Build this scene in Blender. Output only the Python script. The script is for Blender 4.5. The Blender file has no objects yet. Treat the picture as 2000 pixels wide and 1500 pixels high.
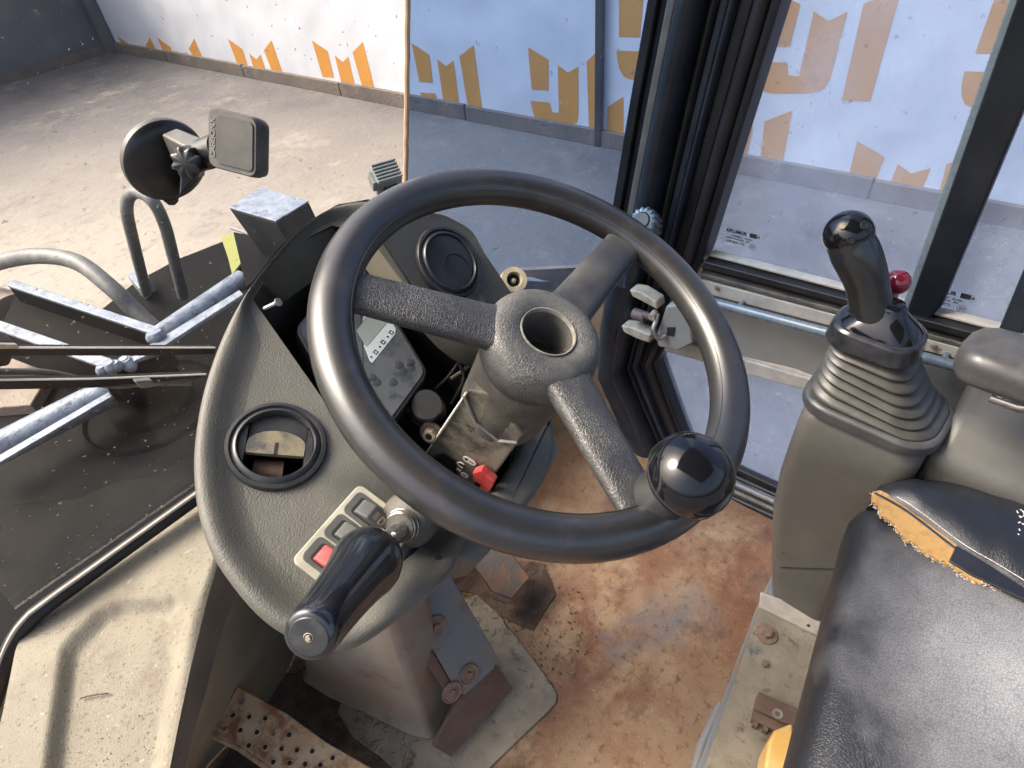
import bpy, bmesh, math, random
from mathutils import Vector, Matrix
random.seed(7)
S = bpy.context.scene
COL = S.collection
V = Vector
R = math.radians

# ------------------------------------------------------------------ camera
F_PX = 1200.0
CAM = V((0, 0, 1.2))
_dn = V((1150 - 1000, 2030 - 750, F_PX)).normalized()
_up = -_dn
_fw = V((0, 0, 1))
_h = (_fw - _up * _fw.dot(_up)).normalized()
_r = _h.cross(_up)
if _r[0] < 0: _r = -_r
_a = R(43)
_F = _h * math.cos(_a) - _r * math.sin(_a)
_R = _h * math.sin(_a) + _r * math.cos(_a)
MC = Matrix((_R, _F, _up))            # image axes (right, down, forward) -> world
cam_d = bpy.data.cameras.new('camera'); cam = bpy.data.objects.new('camera', cam_d); COL.objects.link(cam)
cx, cy, cz = MC @ V((1, 0, 0)), MC @ V((0, -1, 0)), MC @ V((0, 0, -1))
mw = Matrix((cx, cy, cz)).transposed().to_4x4(); mw.translation = CAM
cam.matrix_world = mw
cam_d.sensor_width = 36; cam_d.lens = 36 * F_PX / 2000
cam_d.clip_start = 0.02; cam_d.clip_end = 1500
S.camera = cam

# ------------------------------------------------------------------ light
SUN_EL, SUN_AZ = 50, -35               # from the front left of the machine
w = bpy.data.worlds.new('World'); S.world = w; w.use_nodes = True
nt = w.node_tree; nt.nodes.clear()
sky = nt.nodes.new('ShaderNodeTexSky'); sky.sky_type = 'NISHITA'; sky.sun_disc = False
sky.sun_elevation = R(SUN_EL); sky.sun_rotation = R(SUN_AZ)
sky.dust_density = 9.0; sky.air_density = 1.0; sky.ozone_density = 1.0
bg = nt.nodes.new('ShaderNodeBackground'); bg.inputs[1].default_value = 0.15
ow = nt.nodes.new('ShaderNodeOutputWorld')
nt.links.new(sky.outputs[0], bg.inputs[0]); nt.links.new(bg.outputs[0], ow.inputs[0])
sl = bpy.data.lights.new('sun', 'SUN'); sl.energy = 1.3; sl.angle = R(24); sl.color = (1, .95, .88)
so = bpy.data.objects.new('sun', sl); COL.objects.link(so)
sd = V((math.sin(R(SUN_AZ)) * math.cos(R(SUN_EL)), math.cos(R(SUN_AZ)) * math.cos(R(SUN_EL)), math.sin(R(SUN_EL))))
so.rotation_euler = sd.to_track_quat('Z', 'Y').to_euler(); so.location = sd * 30
S.view_settings.view_transform = 'Standard'; S.view_settings.look = 'None'
S.view_settings.exposure = 1.65; S.view_settings.gamma = 1; S.view_settings.use_curve_mapping = False
S.render.engine = 'CYCLES'
S.cycles.max_bounces = 8; S.cycles.transparent_max_bounces = 16

# ------------------------------------------------------------------ unprojection (photo pixel -> point on a real plane)
def ray(px, py): return (MC @ V((px - 1000, py - 750, F_PX))).normalized()
def P(px, py, x=None, y=None, z=None, d=None, pl=None):
    r = ray(px, py)
    if d is not None: return CAM + r * d
    if pl is not None: return CAM + r * ((pl[0] - CAM).dot(pl[1]) / r.dot(pl[1]))
    for i, v in enumerate((x, y, z)):
        if v is not None: return CAM + r * ((v - CAM[i]) / r[i])
class Fr:
    def __init__(s, o, n, up=None, x=None):
        s.o = V(o); s.n = V(n).normalized()
        if x is not None: s.u = (V(x) - s.n * V(x).dot(s.n)).normalized()
        else:
            up = V(up or (0, 0, 1)); s.u = up.cross(s.n).normalized()
        s.v = s.n.cross(s.u)
    def p(s, a, b, h=0): return s.o + s.u * a + s.v * b + s.n * h
    def at(s, px, py, h=0):
        """pixel on the frame's plane raised by h -> (a, b)"""
        q = P(px, py, pl=(s.o + s.n * h, s.n)) - s.o
        return (q.dot(s.u), q.dot(s.v))
    def sub(s, a, b, h, ang=0):
        c, si = math.cos(ang), math.sin(ang)
        return Fr(s.p(a, b, h), s.n, x=s.u * c + s.v * si)

# ------------------------------------------------------------------ materials
MATS = {}
def N(t, ty, **k):
    n = t.nodes.new(ty)
    for a, b in k.items():
        if hasattr(n, a): setattr(n, a, b)
        else: n.inputs[a].default_value = b
    return n
def mat(name, col, rough=.5, col2=None, nscale=30, ndet=6, nlo=.4, nhi=.65, bump=0.0, bscale=400, metal=0.0, spec=.5,
        grain=None, gscale=500, gdepth=.3, dust=None, dscale=8, dlo=.5, dhi=.75, damt=.6, drough=.9, coat=0.0, layers=(), rvar=0.0, sheen_dust=None, post=(), bdet=4):
    if name in MATS: return MATS[name]
    m = bpy.data.materials.new(name); m.use_nodes = True; t = m.node_tree; L = t.links.new
    b = t.nodes['Principled BSDF']; tc = N(t, 'ShaderNodeTexCoord'); g = N(t, 'ShaderNodeNewGeometry')
    pos = g.outputs['Position']
    c = N(t, 'ShaderNodeRGB'); c.outputs[0].default_value = (*col, 1); cur = c.outputs[0]
    def noise(sc, det=6, rough=.6, dist=0.0, off=0):
        n = N(t, 'ShaderNodeTexNoise'); n.inputs['Scale'].default_value = sc; n.inputs['Detail'].default_value = det
        n.inputs['Roughness'].default_value = rough; n.inputs['Distortion'].default_value = dist
        if off:
            mp = N(t, 'ShaderNodeMapping'); mp.inputs['Location'].default_value = (off, off * .7, off * 1.3)
            L(pos, mp.inputs[0]); L(mp.outputs[0], n.inputs['Vector'])
        else: L(pos, n.inputs['Vector'])
        return n.outputs['Fac']
    def rng(f, lo, hi, a=0., b_=1.):
        n = N(t, 'ShaderNodeMapRange'); n.inputs['From Min'].default_value = lo; n.inputs['From Max'].default_value = hi
        n.inputs['To Min'].default_value = a; n.inputs['To Max'].default_value = b_; L(f, n.inputs[0]); return n.outputs[0]
    def mix(f, a, colb):
        n = N(t, 'ShaderNodeMix', data_type='RGBA'); L(f, n.inputs[0]); L(a, n.inputs[6]); n.inputs[7].default_value = (*colb, 1); return n.outputs[2]
    if col2: cur = mix(rng(noise(nscale, ndet), nlo, nhi), cur, col2)
    for i, (cc, sc, lo, hi, dist) in enumerate(layers):
        cur = mix(rng(noise(sc, 8, .65, dist, 3.1 * (i + 1)), lo, hi), cur, cc)
    if sheen_dust:   # painted sheen on leather, pale dust on ground: centre, inner and outer radius, colour
        dn_ = N(t, 'ShaderNodeVectorMath', operation='DISTANCE'); L(pos, dn_.inputs[0]); dn_.inputs[1].default_value = sheen_dust[0]
        ad_ = N(t, 'ShaderNodeMath', operation='MULTIPLY_ADD'); L(noise(sheen_dust[5] if len(sheen_dust) > 4 else 14, 5, .6, .3, 4.4), ad_.inputs[0]); ad_.inputs[1].default_value = wa_ = sheen_dust[4] * 2 if len(sheen_dust) > 4 else .16; L(dn_.outputs['Value'], ad_.inputs[2])
        f1_ = rng(ad_.outputs[0], sheen_dust[1] + wa_ / 2, sheen_dust[2] + wa_ / 2, .8, 0)
        if grain:
            vw = N(t, 'ShaderNodeTexVoronoi', feature='DISTANCE_TO_EDGE'); vw.inputs['Scale'].default_value = gscale; L(pos, vw.inputs['Vector'])
            mm_ = N(t, 'ShaderNodeMath', operation='MULTIPLY'); L(rng(vw.outputs['Distance'], .02, .16, .55, 1), mm_.inputs[0]); L(f1_, mm_.inputs[1]); f1_ = mm_.outputs[0]
        cur = mix(f1_, cur, sheen_dust[3])
    for i, (cc, sc, lo, hi, dist) in enumerate(post): cur = mix(rng(noise(sc, 9, .7, dist, 7.3 * (i + 1)), lo, hi), cur, cc)
    rr = None
    if dust:
        f = rng(noise(dscale, 8, .7, .4, 11.3), dlo, dhi, 0, damt); cur = mix(f, cur, dust)
        rr = N(t, 'ShaderNodeMapRange'); rr.inputs['To Min'].default_value = rough; rr.inputs['To Max'].default_value = drough
        L(f, rr.inputs[0]); L(rr.outputs[0], b.inputs['Roughness'])
    elif rvar:
        L(rng(noise(60, 4, .6, 0, 5), .35, .65, max(.02, rough - rvar), rough + rvar), b.inputs['Roughness'])
    else: b.inputs['Roughness'].default_value = rough
    bn = None
    if grain == 'crackle' or grain == 'leather':
        vo = N(t, 'ShaderNodeTexVoronoi', feature='DISTANCE_TO_EDGE'); vo.inputs['Scale'].default_value = gscale
        mx = N(t, 'ShaderNodeTexNoise'); mx.inputs['Scale'].default_value = gscale * .6; mx.inputs['Detail'].default_value = 2; L(pos, mx.inputs['Vector'])
        va = N(t, 'ShaderNodeVectorMath', operation='SCALE'); va.inputs['Scale'].default_value = (1.2 if grain == 'crackle' else .9) / gscale; L(mx.outputs['Color'], va.inputs[0])
        vb = N(t, 'ShaderNodeVectorMath', operation='ADD'); L(pos, vb.inputs[0]); L(va.outputs[0], vb.inputs[1]); L(vb.outputs[0], vo.inputs['Vector'])
        e = rng(vo.outputs['Distance'], 0, .12 if grain == 'crackle' else .16)
        if grain == 'crackle':
            inv = rng(e, 0, .7, .75, 0); msk = N(t, 'ShaderNodeMath', operation='MULTIPLY'); L(inv, msk.inputs[0]); L(rng(noise(18, 5, .6, .3, 2), .42, .62), msk.inputs[1])
            cur = mix(msk.outputs[0], cur, (.24, .235, .21))
        bn = N(t, 'ShaderNodeBump'); bn.inputs['Strength'].default_value = gdepth; bn.inputs['Distance'].default_value = .0004
        L(e, bn.inputs['Height'])
    if bump:
        b2 = N(t, 'ShaderNodeBump'); b2.inputs['Strength'].default_value = bump; b2.inputs['Distance'].default_value = .6 / bscale
        L(noise(bscale, bdet, .6), b2.inputs['Height'])
        if bn: L(bn.outputs[0], b2.inputs['Normal'])
        bn = b2
    if bn: L(bn.outputs[0], b.inputs['Normal'])
    L(cur, b.inputs['Base Color']); b.inputs['Metallic'].default_value = metal
    b.inputs['Specular IOR Level'].default_value = spec
    if coat: b.inputs['Coat Weight'].default_value = coat; b.inputs['Coat Roughness'].default_value = .08
    MATS[name] = m; return m

def glass(name, tint, haze=.1, hazecol=(.6, .62, .66), speck=.5, sscale=60, spots=(.75, .72, .66), streak=0.0):
    """window glass: tinted see-through pane, fresnel reflection, a film of dust and dried splashes"""
    m = bpy.data.materials.new(name); m.use_nodes = True; t = m.node_tree; L = t.links.new; t.nodes.clear()
    out = N(t, 'ShaderNodeOutputMaterial'); tr = N(t, 'ShaderNodeBsdfTransparent'); tr.inputs[0].default_value = (*tint, 1)
    gl = N(t, 'ShaderNodeBsdfGlossy'); gl.inputs['Roughness'].default_value = .02
    gg = N(t, 'ShaderNodeNewGeometry'); dt = N(t, 'ShaderNodeVectorMath', operation='DOT_PRODUCT'); L(gg.outputs['Normal'], dt.inputs[0]); L(gg.outputs['Incoming'], dt.inputs[1])
    ab = N(t, 'ShaderNodeMath', operation='ABSOLUTE'); L(dt.outputs['Value'], ab.inputs[0]); om = N(t, 'ShaderNodeMath', operation='SUBTRACT'); om.inputs[0].default_value = 1; L(ab.outputs[0], om.inputs[1])
    pw = N(t, 'ShaderNodeMath', operation='POWER'); L(om.outputs[0], pw.inputs[0]); pw.inputs[1].default_value = 5
    fr = N(t, 'ShaderNodeMath', operation='MULTIPLY_ADD'); L(pw.outputs[0], fr.inputs[0]); fr.inputs[1].default_value = .35; fr.inputs[2].default_value = .015
    m1 = N(t, 'ShaderNodeMixShader'); L(fr.outputs[0], m1.inputs[0]); L(tr.outputs[0], m1.inputs[1]); L(gl.outputs[0], m1.inputs[2])
    df = N(t, 'ShaderNodeBsdfDiffuse'); tl = N(t, 'ShaderNodeBsdfTranslucent')
    for q in (df, tl): q.inputs[0].default_value = (*hazecol, 1)
    dd = N(t, 'ShaderNodeMixShader'); dd.inputs[0].default_value = .5; L(df.outputs[0], dd.inputs[1]); L(tl.outputs[0], dd.inputs[2])
    g = N(t, 'ShaderNodeNewGeometry'); pos = g.outputs['Position']
    def noise(sc, det, off):
        mp = N(t, 'ShaderNodeMapping'); mp.inputs['Location'].default_value = (off, off, off); L(pos, mp.inputs[0])
        n = N(t, 'ShaderNodeTexNoise'); n.inputs['Scale'].default_value = sc; n.inputs['Detail'].default_value = det; n.inputs['Roughness'].default_value = .65; L(mp.outputs[0], n.inputs['Vector']); return n.outputs['Fac']
    def rng(f, lo, hi, a=0., b=1.):
        n = N(t, 'ShaderNodeMapRange'); n.inputs['From Min'].default_value = lo; n.inputs['From Max'].default_value = hi
        n.inputs['To Min'].default_value = a; n.inputs['To Max'].default_value = b; L(f, n.inputs[0]); return n.outputs[0]
    hz = rng(noise(5, 8, 3), .35, .7, haze * .5, haze * 1.6)
    m2 = N(t, 'ShaderNodeMixShader'); L(hz, m2.inputs[0]); L(m1.outputs[0], m2.inputs[1]); L(dd.outputs[0], m2.inputs[2])
    # dried specks
    vo = N(t, 'ShaderNodeTexVoronoi'); vo.inputs['Scale'].default_value = sscale
    nn = N(t, 'ShaderNodeTexNoise'); nn.inputs['Scale'].default_value = sscale * 4; L(pos, nn.inputs['Vector'])
    sc = N(t, 'ShaderNodeVectorMath', operation='SCALE'); sc.inputs['Scale'].default_value = .7 / sscale; L(nn.outputs['Color'], sc.inputs[0])
    ad = N(t, 'ShaderNodeVectorMath', operation='ADD'); L(pos, ad.inputs[0]); L(sc.outputs[0], ad.inputs[1]); L(ad.outputs[0], vo.inputs['Vector'])
    sep = N(t, 'ShaderNodeSeparateColor'); L(vo.outputs['Color'], sep.inputs[0])
    rad = rng(sep.outputs[0], .3, 1, -.05, .17)
    lt = N(t, 'ShaderNodeMath', operation='SUBTRACT'); L(rad, lt.inputs[0]); L(vo.outputs['Distance'], lt.inputs[1])
    sp = rng(lt.outputs[0], 0, .04, 0, speck)
    sd_ = N(t, 'ShaderNodeBsdfDiffuse'); sd_.inputs[0].default_value = (*spots, 1)
    m3 = N(t, 'ShaderNodeMixShader'); L(sp, m3.inputs[0]); L(m2.outputs[0], m3.inputs[1]); L(sd_.outputs[0], m3.inputs[2])
    L(m3.outputs[0], out.inputs[0]); m.blend_method = 'BLEND' if hasattr(m, 'blend_method') else None
    return m

M = {}
M['rim'] = mat('worn_rim_plastic', (.016, .0165, .018), .30, (.026, .025, .024), 14, bump=.2, bscale=900, rvar=.08, spec=.8, dust=(.10, .09, .075), dscale=16, dlo=.56, dhi=.82, damt=.4, drough=.55, post=(((.22, .2, .18), 95, .70, .74, 0), ((.05, .04, .033), 20, .55, .7, .4)))
M['spoke'] = mat('crackled_spoke_plastic', (.026, .027, .030), .34, (.045, .045, .043), 22, spec=.7, grain='crackle', gscale=420, gdepth=.5, bump=.3, bscale=1100, dust=(.17, .16, .13), dscale=22, dlo=.55, dhi=.85, damt=.4)
M['spoke_plain'] = mat('grained_spoke_plastic', (.026, .027, .029), .38, (.05, .05, .048), 22, bump=.6, bscale=1300, dust=(.17, .16, .13), dscale=16, dlo=.5, dhi=.8, damt=.3)
M['hubm'] = mat('crackled_hub_plastic', (.045, .047, .05), .42, (.08, .08, .076), 30, grain='crackle', gscale=380, gdepth=.6, bump=.3, bscale=1100, dust=(.2, .19, .155), dscale=22, dlo=.5, dhi=.8, damt=.5)
M['hubring'] = mat('worn_grey_ring', (.24, .23, .2), .5, (.14, .135, .12), 80)
M['knob'] = mat('glossy_black_plastic', (.004, .0045, .006), .1, spec=.5)
M['black'] = mat('satin_black_plastic', (.018, .019, .021), .35, (.03, .03, .03), 30, bump=.15, bscale=900)
M['blackgloss'] = mat('handle_black_plastic', (.012, .014, .018), .2, (.03, .03, .034), 40, rvar=.06, dust=(.1, .1, .1), dscale=30, dlo=.6, dhi=.9, damt=.3, drough=.5)
M['stalkm'] = mat('stalk_black_plastic', (.008, .010, .014), .13, spec=.75, rvar=.04, col2=(.016, .018, .024), nscale=12)
M['gripm'] = mat('grip_black_plastic', (.010, .011, .013), .22, (.016, .016, .018), 16, spec=.6, rvar=.05)
M['rubber'] = mat('black_rubber', (.009, .009, .010), .45, (.018, .017, .017), 14, bump=.2, bscale=500, spec=.35, dust=(.09, .082, .07), dscale=12, dlo=.58, dhi=.85, damt=.3)
M['rubberdust'] = mat('dusty_rubber', (.05, .048, .043), .6, (.12, .11, .09), 26, bump=.35, bscale=300, nlo=.4, nhi=.7)
M['dash'] = mat('olive_grey_grained_plastic', (.078, .076, .064), .38, (.105, .102, .084), 5, bump=1.0, bscale=700, dust=(.17, .162, .135), dscale=5, dlo=.46, dhi=.78, damt=.5, drough=.6, post=(((.24, .23, .2), 75, .70, .745, .8), ((.03, .03, .028), 55, .70, .74, .5)))
M['dashdust'] = mat('dusty_switch_frame', (.3, .29, .23), .7, (.4, .38, .3), 60, bump=.3, bscale=900)
M['void'] = mat('painted_shade_black', (.006, .006, .007), .8)  # near-black that paints the shade inside holes, slots and open recesses
M['vent'] = mat('vent_black_plastic', (.022, .024, .027), .32, (.038, .038, .038), 40, dust=(.15, .14, .11), dscale=30, dlo=.55, dhi=.85, damt=.35, drough=.6)
M['ventdust'] = mat('dusty_vent_flap', (.17, .145, .09), .7, (.055, .055, .05), 55, nlo=.45, nhi=.62, bump=.2, bscale=600)
M['switch'] = mat('grey_switch_plastic', (.06, .063, .06), .5, (.085, .088, .082), 60, bump=.2, bscale=1200)
M['red'] = mat('red_plastic', (.52, .035, .04), .4, (.6, .1, .09), 90, bump=.1, bscale=800)
M['redball'] = mat('dark_red_plastic', (.22, .012, .022), .12, spec=.6, coat=.3)
M['white'] = mat('white_print', (.75, .73, .66), .6)
M['display'] = mat('display_cover_plastic', (.07, .08, .088), .15, (.09, .098, .104), 18, layers=(((.045, .05, .058), 40, .52, .66, .4),), rvar=.05)
M['button'] = mat('membrane_grey', (.045, .05, .057), .25)
M['lcd'] = mat('display_panel_grey', (.23, .26, .25), .25)
M['displaywhite'] = mat('display_white_panel', (.42, .48, .5), .25)
M['displayframe'] = mat('display_frame', (.035, .037, .037), .3, bump=.1, bscale=600)
M['ledge'] = mat('sand_dusty_sheet', (.165, .148, .11), .8, (.21, .19, .142), 7, bump=.9, bscale=480, layers=(((.13, .105, .075), 18, .52, .75, .3), ((.085, .06, .045), 170, .56, .70, 0), ((.34, .31, .24), 110, .63, .74, 0)))
M['ledgeside'] = mat('ledge_side_plastic', (.12, .105, .085), .7, (.17, .15, .12), 9, bump=.3, bscale=700, layers=(((.06, .05, .04), 40, .62, .75, .8),))
M['olive'] = mat('olive_panel_sheet', (.22, .20, .14), .7, (.14, .13, .09), 5, bump=.3, bscale=600)
M['rustfloor'] = mat('rusty_floor_sheet', (.16, .088, .045), .7, (.20, .135, .08), 9, bump=.6, bscale=240, nlo=.38, nhi=.66,
    layers=(((.12, .045, .02), 5, .46, .62, .25), ((.25, .17, .095), 8, .53, .70, .3), ((.105, .098, .10), 3.6, .60, .74, .3), ((.05, .028, .02), 9, .56, .72, .3), ((.07, .035, .02), 60, .54, .70, 0), ((.36, .28, .19), 140, .64, .74, 0)))
M['rustedge'] = mat('rust_brown_dirt', (.055, .033, .022), .9, (.1, .065, .045), 40, bump=.9, bscale=160)
M['pedal'] = mat('rusted_pedal_steel', (.40, .25, .12), .65, (.46, .34, .2), 22, bump=.8, bscale=220, nlo=.4, nhi=.6, layers=(((.22, .085, .03), 24, .48, .62, .3), ((.36, .29, .17), 40, .6, .72, 0), ((.09, .05, .025), 90, .62, .72, 0)))
M['rustpatch'] = mat('rust_patched_grey_steel', (.10, .085, .07), .65, (.19, .10, .055), 28, bump=.5, bscale=200, nlo=.42, nhi=.58, layers=(((.09, .10, .115), 30, .58, .66, 0),))
M['housing'] = mat('dusty_housing_cast', (.045, .043, .04), .6, (.20, .18, .135), 26, nlo=.36, nhi=.58, bump=.4, bscale=350, post=(((.02, .02, .02), 40, .60, .68, .3),))
M['pedestal'] = mat('beige_brown_cover', (.23, .20, .155), .65, (.24, .15, .10), 6, bump=.3, bscale=500, layers=(((.09, .065, .05), 9, .56, .75, .5), ((.24, .235, .2), 8, .54, .68, .3)), post=(((.05, .035, .025), 60, .66, .72, 0),))
M['bluemetal'] = mat('blue_grey_painted_steel', (.13, .145, .155), .5, (.17, .135, .105), 11, bump=.25, bscale=400, nlo=.42, nhi=.6, layers=(((.10, .07, .05), 14, .54, .68, .5), ((.11, .155, .19), 9, .58, .68, .3)), post=(((.05, .035, .025), 60, .66, .72, 0),))
M['baseplate'] = mat('dust_caked_base_plate', (.23, .20, .15), .85, (.16, .14, .105), 18, bump=.8, bscale=240, layers=(((.07, .10, .125), 9, .58, .65, .3), ((.08, .055, .035), 34, .57, .70, .2)))
M['brownplate'] = mat('brown_rusted_plate', (.09, .055, .04), .6, (.12, .08, .06), 30, bump=.3, bscale=300)
M['rustbolt'] = mat('rusted_bolt', (.14, .09, .065), .6, (.2, .14, .1), 90, bump=.4, bscale=700)
M['steel'] = mat('bare_steel', (.5, .48, .44), .32, (.35, .32, .28), 60, metal=.9)
M['chrome'] = mat('dirty_chrome', (.42, .40, .37), .22, (.2, .18, .15), 80, metal=.85, rvar=.08)
M['pillar'] = mat('navy_painted_steel', (.012, .016, .024), .3, (.02, .025, .032), 12, bump=.15, bscale=300, spec=.45, dust=(.08, .08, .075), dscale=9, dlo=.58, dhi=.88, damt=.25, drough=.5)
M['pillardust'] = mat('dusty_painted_steel', (.085, .08, .068), .6, (.12, .11, .09), 20, bump=.3, bscale=300)
M['barblack'] = mat('black_painted_bar', (.006, .008, .011), .3, (.012, .014, .018), 12, spec=.35)
M['trimblack'] = mat('black_window_trim', (.006, .006, .008), .3, bump=.1, bscale=300)
M['sidepanel'] = mat('grey_beige_side_panel', (.17, .165, .15), .6, (.2, .19, .165), 8, bump=.3, bscale=500)
M['sidepanelpale'] = mat('pale_dusty_rail', (.36, .33, .28), .7, (.26, .235, .2), 20, bump=.3, bscale=400, layers=(((.25, .09, .04), 40, .68, .74, 0),))
M['handrail'] = mat('blue_grey_handrail', (.11, .14, .16), .28, (.14, .17, .185), 30, rvar=.05)
M['console'] = mat('grey_beige_console_plastic', (.066, .064, .058), .36, (.084, .08, .07), 5, bump=.6, bscale=850, dust=(.165, .158, .138), dscale=4, dlo=.46, dhi=.78, damt=.5, drough=.6, post=(((.24, .22, .19), 60, .70, .745, .8), ((.03, .027, .024), 45, .70, .74, .5)))
M['boot'] = mat('grey_rubber_bellows', (.034, .034, .032), .38, (.07, .066, .056), 16, bump=.25, bscale=700)
M['bootdark'] = mat('dark_rubber_bellows_edge', (.045, .046, .047), .4, (.07, .07, .068), 20)
M['armrest'] = mat('worn_armrest_skin', (.045, .044, .045), .34, (.085, .08, .072), 22, bump=.2, bscale=700, rvar=.06)
M['leather'] = mat('black_grained_leather', (.012, .014, .018), .42, (.019, .021, .027), 9, grain='leather', gscale=330, gdepth=.55, spec=.7, sheen_dust=(tuple(P(2000, 1340, z=.5)), .02, .19, (.42, .42, .425)))  # pale grey towards the right is window sheen painted into the leather
M['leathersmooth'] = mat('black_fine_leather', (.010, .012, .017), .34, (.017, .02, .027), 9, grain='leather', gscale=420, gdepth=.35, spec=.6)
M['foam'] = mat('yellow_seat_foam', (.40, .235, .085), .95, (.28, .155, .055), 90, bump=1.0, bscale=700, nlo=.5, nhi=.75)
M['thread'] = mat('white_backing_thread', (.62, .58, .5), .95)
M['ground'] = mat('dusty_concrete_yard', (.060, .058, .062), .9, (.095, .09, .09), 1.1, ndet=10, nlo=.38, nhi=.66, bump=.3, bscale=14, sheen_dust=((-.3, 4.9, -1.2), 1.2, 5.2, (.27, .24, .20), 1.2, .5),
    layers=(), post=(((.13, .115, .10), 2.2, .53, .70, .3), ((.25, .225, .19), 1.3, .58, .74, .2), ((.12, .10, .085), 8, .55, .70, .2), ((.27, .25, .22), 24, .60, .72, .15), ((.06, .05, .045), 45, .66, .72, 0)))  # cream centre is dust; dark base also paints in the tinted panes' darkening
M['banner'] = mat('white_vinyl_banner', (.50, .515, .55), .6, (.43, .45, .50), 1.1, bump=.10, bscale=1.6, bdet=1)
M['orange'] = mat('orange_banner_print', (.46, .21, .035), .6, (.40, .18, .03), 1.1)
M['fence'] = mat('dark_grey_fence_sheet', (.07, .075, .085), .6, (.085, .09, .1), .8, layers=(((.14, .14, .14), 9, .66, .74, .3),))
M['kerb'] = mat('grimy_kickboard', (.12, .095, .08), .85, (.075, .065, .06), 3, bump=.5, bscale=30)
M['hull'] = mat('black_machine_paint', (.003, .0033, .004), .6, (.006, .006, .006), 5, bump=.15, bscale=160, spec=.04, dust=(.018, .017, .016), dscale=4, dlo=.55, dhi=.9, damt=.4)
M['wiperblack'] = mat('wiper_black_paint', (.004, .004, .005), .5, spec=.1)
M['wiperblack'] = mat('wiper_black_paint', (.006, .006, .007), .5, spec=.12)
M['hullrust'] = mat('dirty_machine_steel', (.12, .095, .075), .7, (.18, .15, .12), 6, bump=.5, bscale=80)
M['bright'] = mat('scraped_steel', (.12, .15, .20), .42, (.21, .24, .28), 26, bump=.35, bscale=120, metal=.25, layers=(((.05, .055, .065), 34, .54, .68, .4), ((.34, .34, .34), 60, .62, .72, .3)))  # scraped blue grey metal with random dark and pale blotches
M['hose'] = mat('grey_hydraulic_hose', (.075, .08, .08), .5, (.13, .13, .125), 30, bump=.3, bscale=300)
M['lightbox'] = mat('lamp_housing_plastic', (.010, .011, .014), .45, (.018, .02, .024), 14, spec=.2, dust=(.06, .065, .07), dscale=5, dlo=.5, dhi=.9, damt=.3)
M['grey'] = mat('grey_green_casting', (.10, .12, .12), .6, (.14, .15, .145), 20)
M['mountplastic'] = mat('phone_mount_plastic', (.045, .043, .04), .45, (.075, .07, .062), 40, bump=.15, bscale=900, dust=(.3, .28, .23), dscale=30, dlo=.5, dhi=.8, damt=.3)
M['mountdark'] = mat('suction_cup_rubber', (.012, .012, .013), .3, (.02, .019, .018), 20, dust=(.2, .18, .15), dscale=14, dlo=.6, dhi=.9, damt=.25, drough=.6)
M['padface'] = mat('worn_pad_rubber', (.035, .034, .032), .6, (.055, .053, .048), 60, bump=.15, bscale=900)
M['seam'] = mat('orange_window_sealant', (.5, .32, .2), .7, (.35, .25, .18), 30)
M['olivegreen'] = mat('yellow_green_paint', (.16, .17, .03), .6)
M['cream'] = mat('cream_worn_plastic', (.38, .33, .22), .6, (.25, .22, .17), 60)
M['latch'] = mat('beige_grey_latch_box', (.19, .185, .165), .55, (.23, .22, .19), 20)
M['glassprint'] = mat('black_glass_print', (.02, .02, .025), .6)
M['yellowcloth'] = mat('yellow_orange_plastic', (.6, .36, .1), .4, (.65, .5, .22), 12)
M['glass_clear'] = glass('clear_windscreen_glass', (.97, .97, .96), .004, speck=.75, sscale=100)
M['glass_tint'] = glass('blue_tinted_corner_glass', (.50, .60, .75), .03, (.4, .42, .5), .5, 30)
M['glass_side'] = glass('hazy_side_window_glass', (.66, .75, .88), .20, (.74, .77, .86), .35, 60, (.1, .1, .12))

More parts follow.
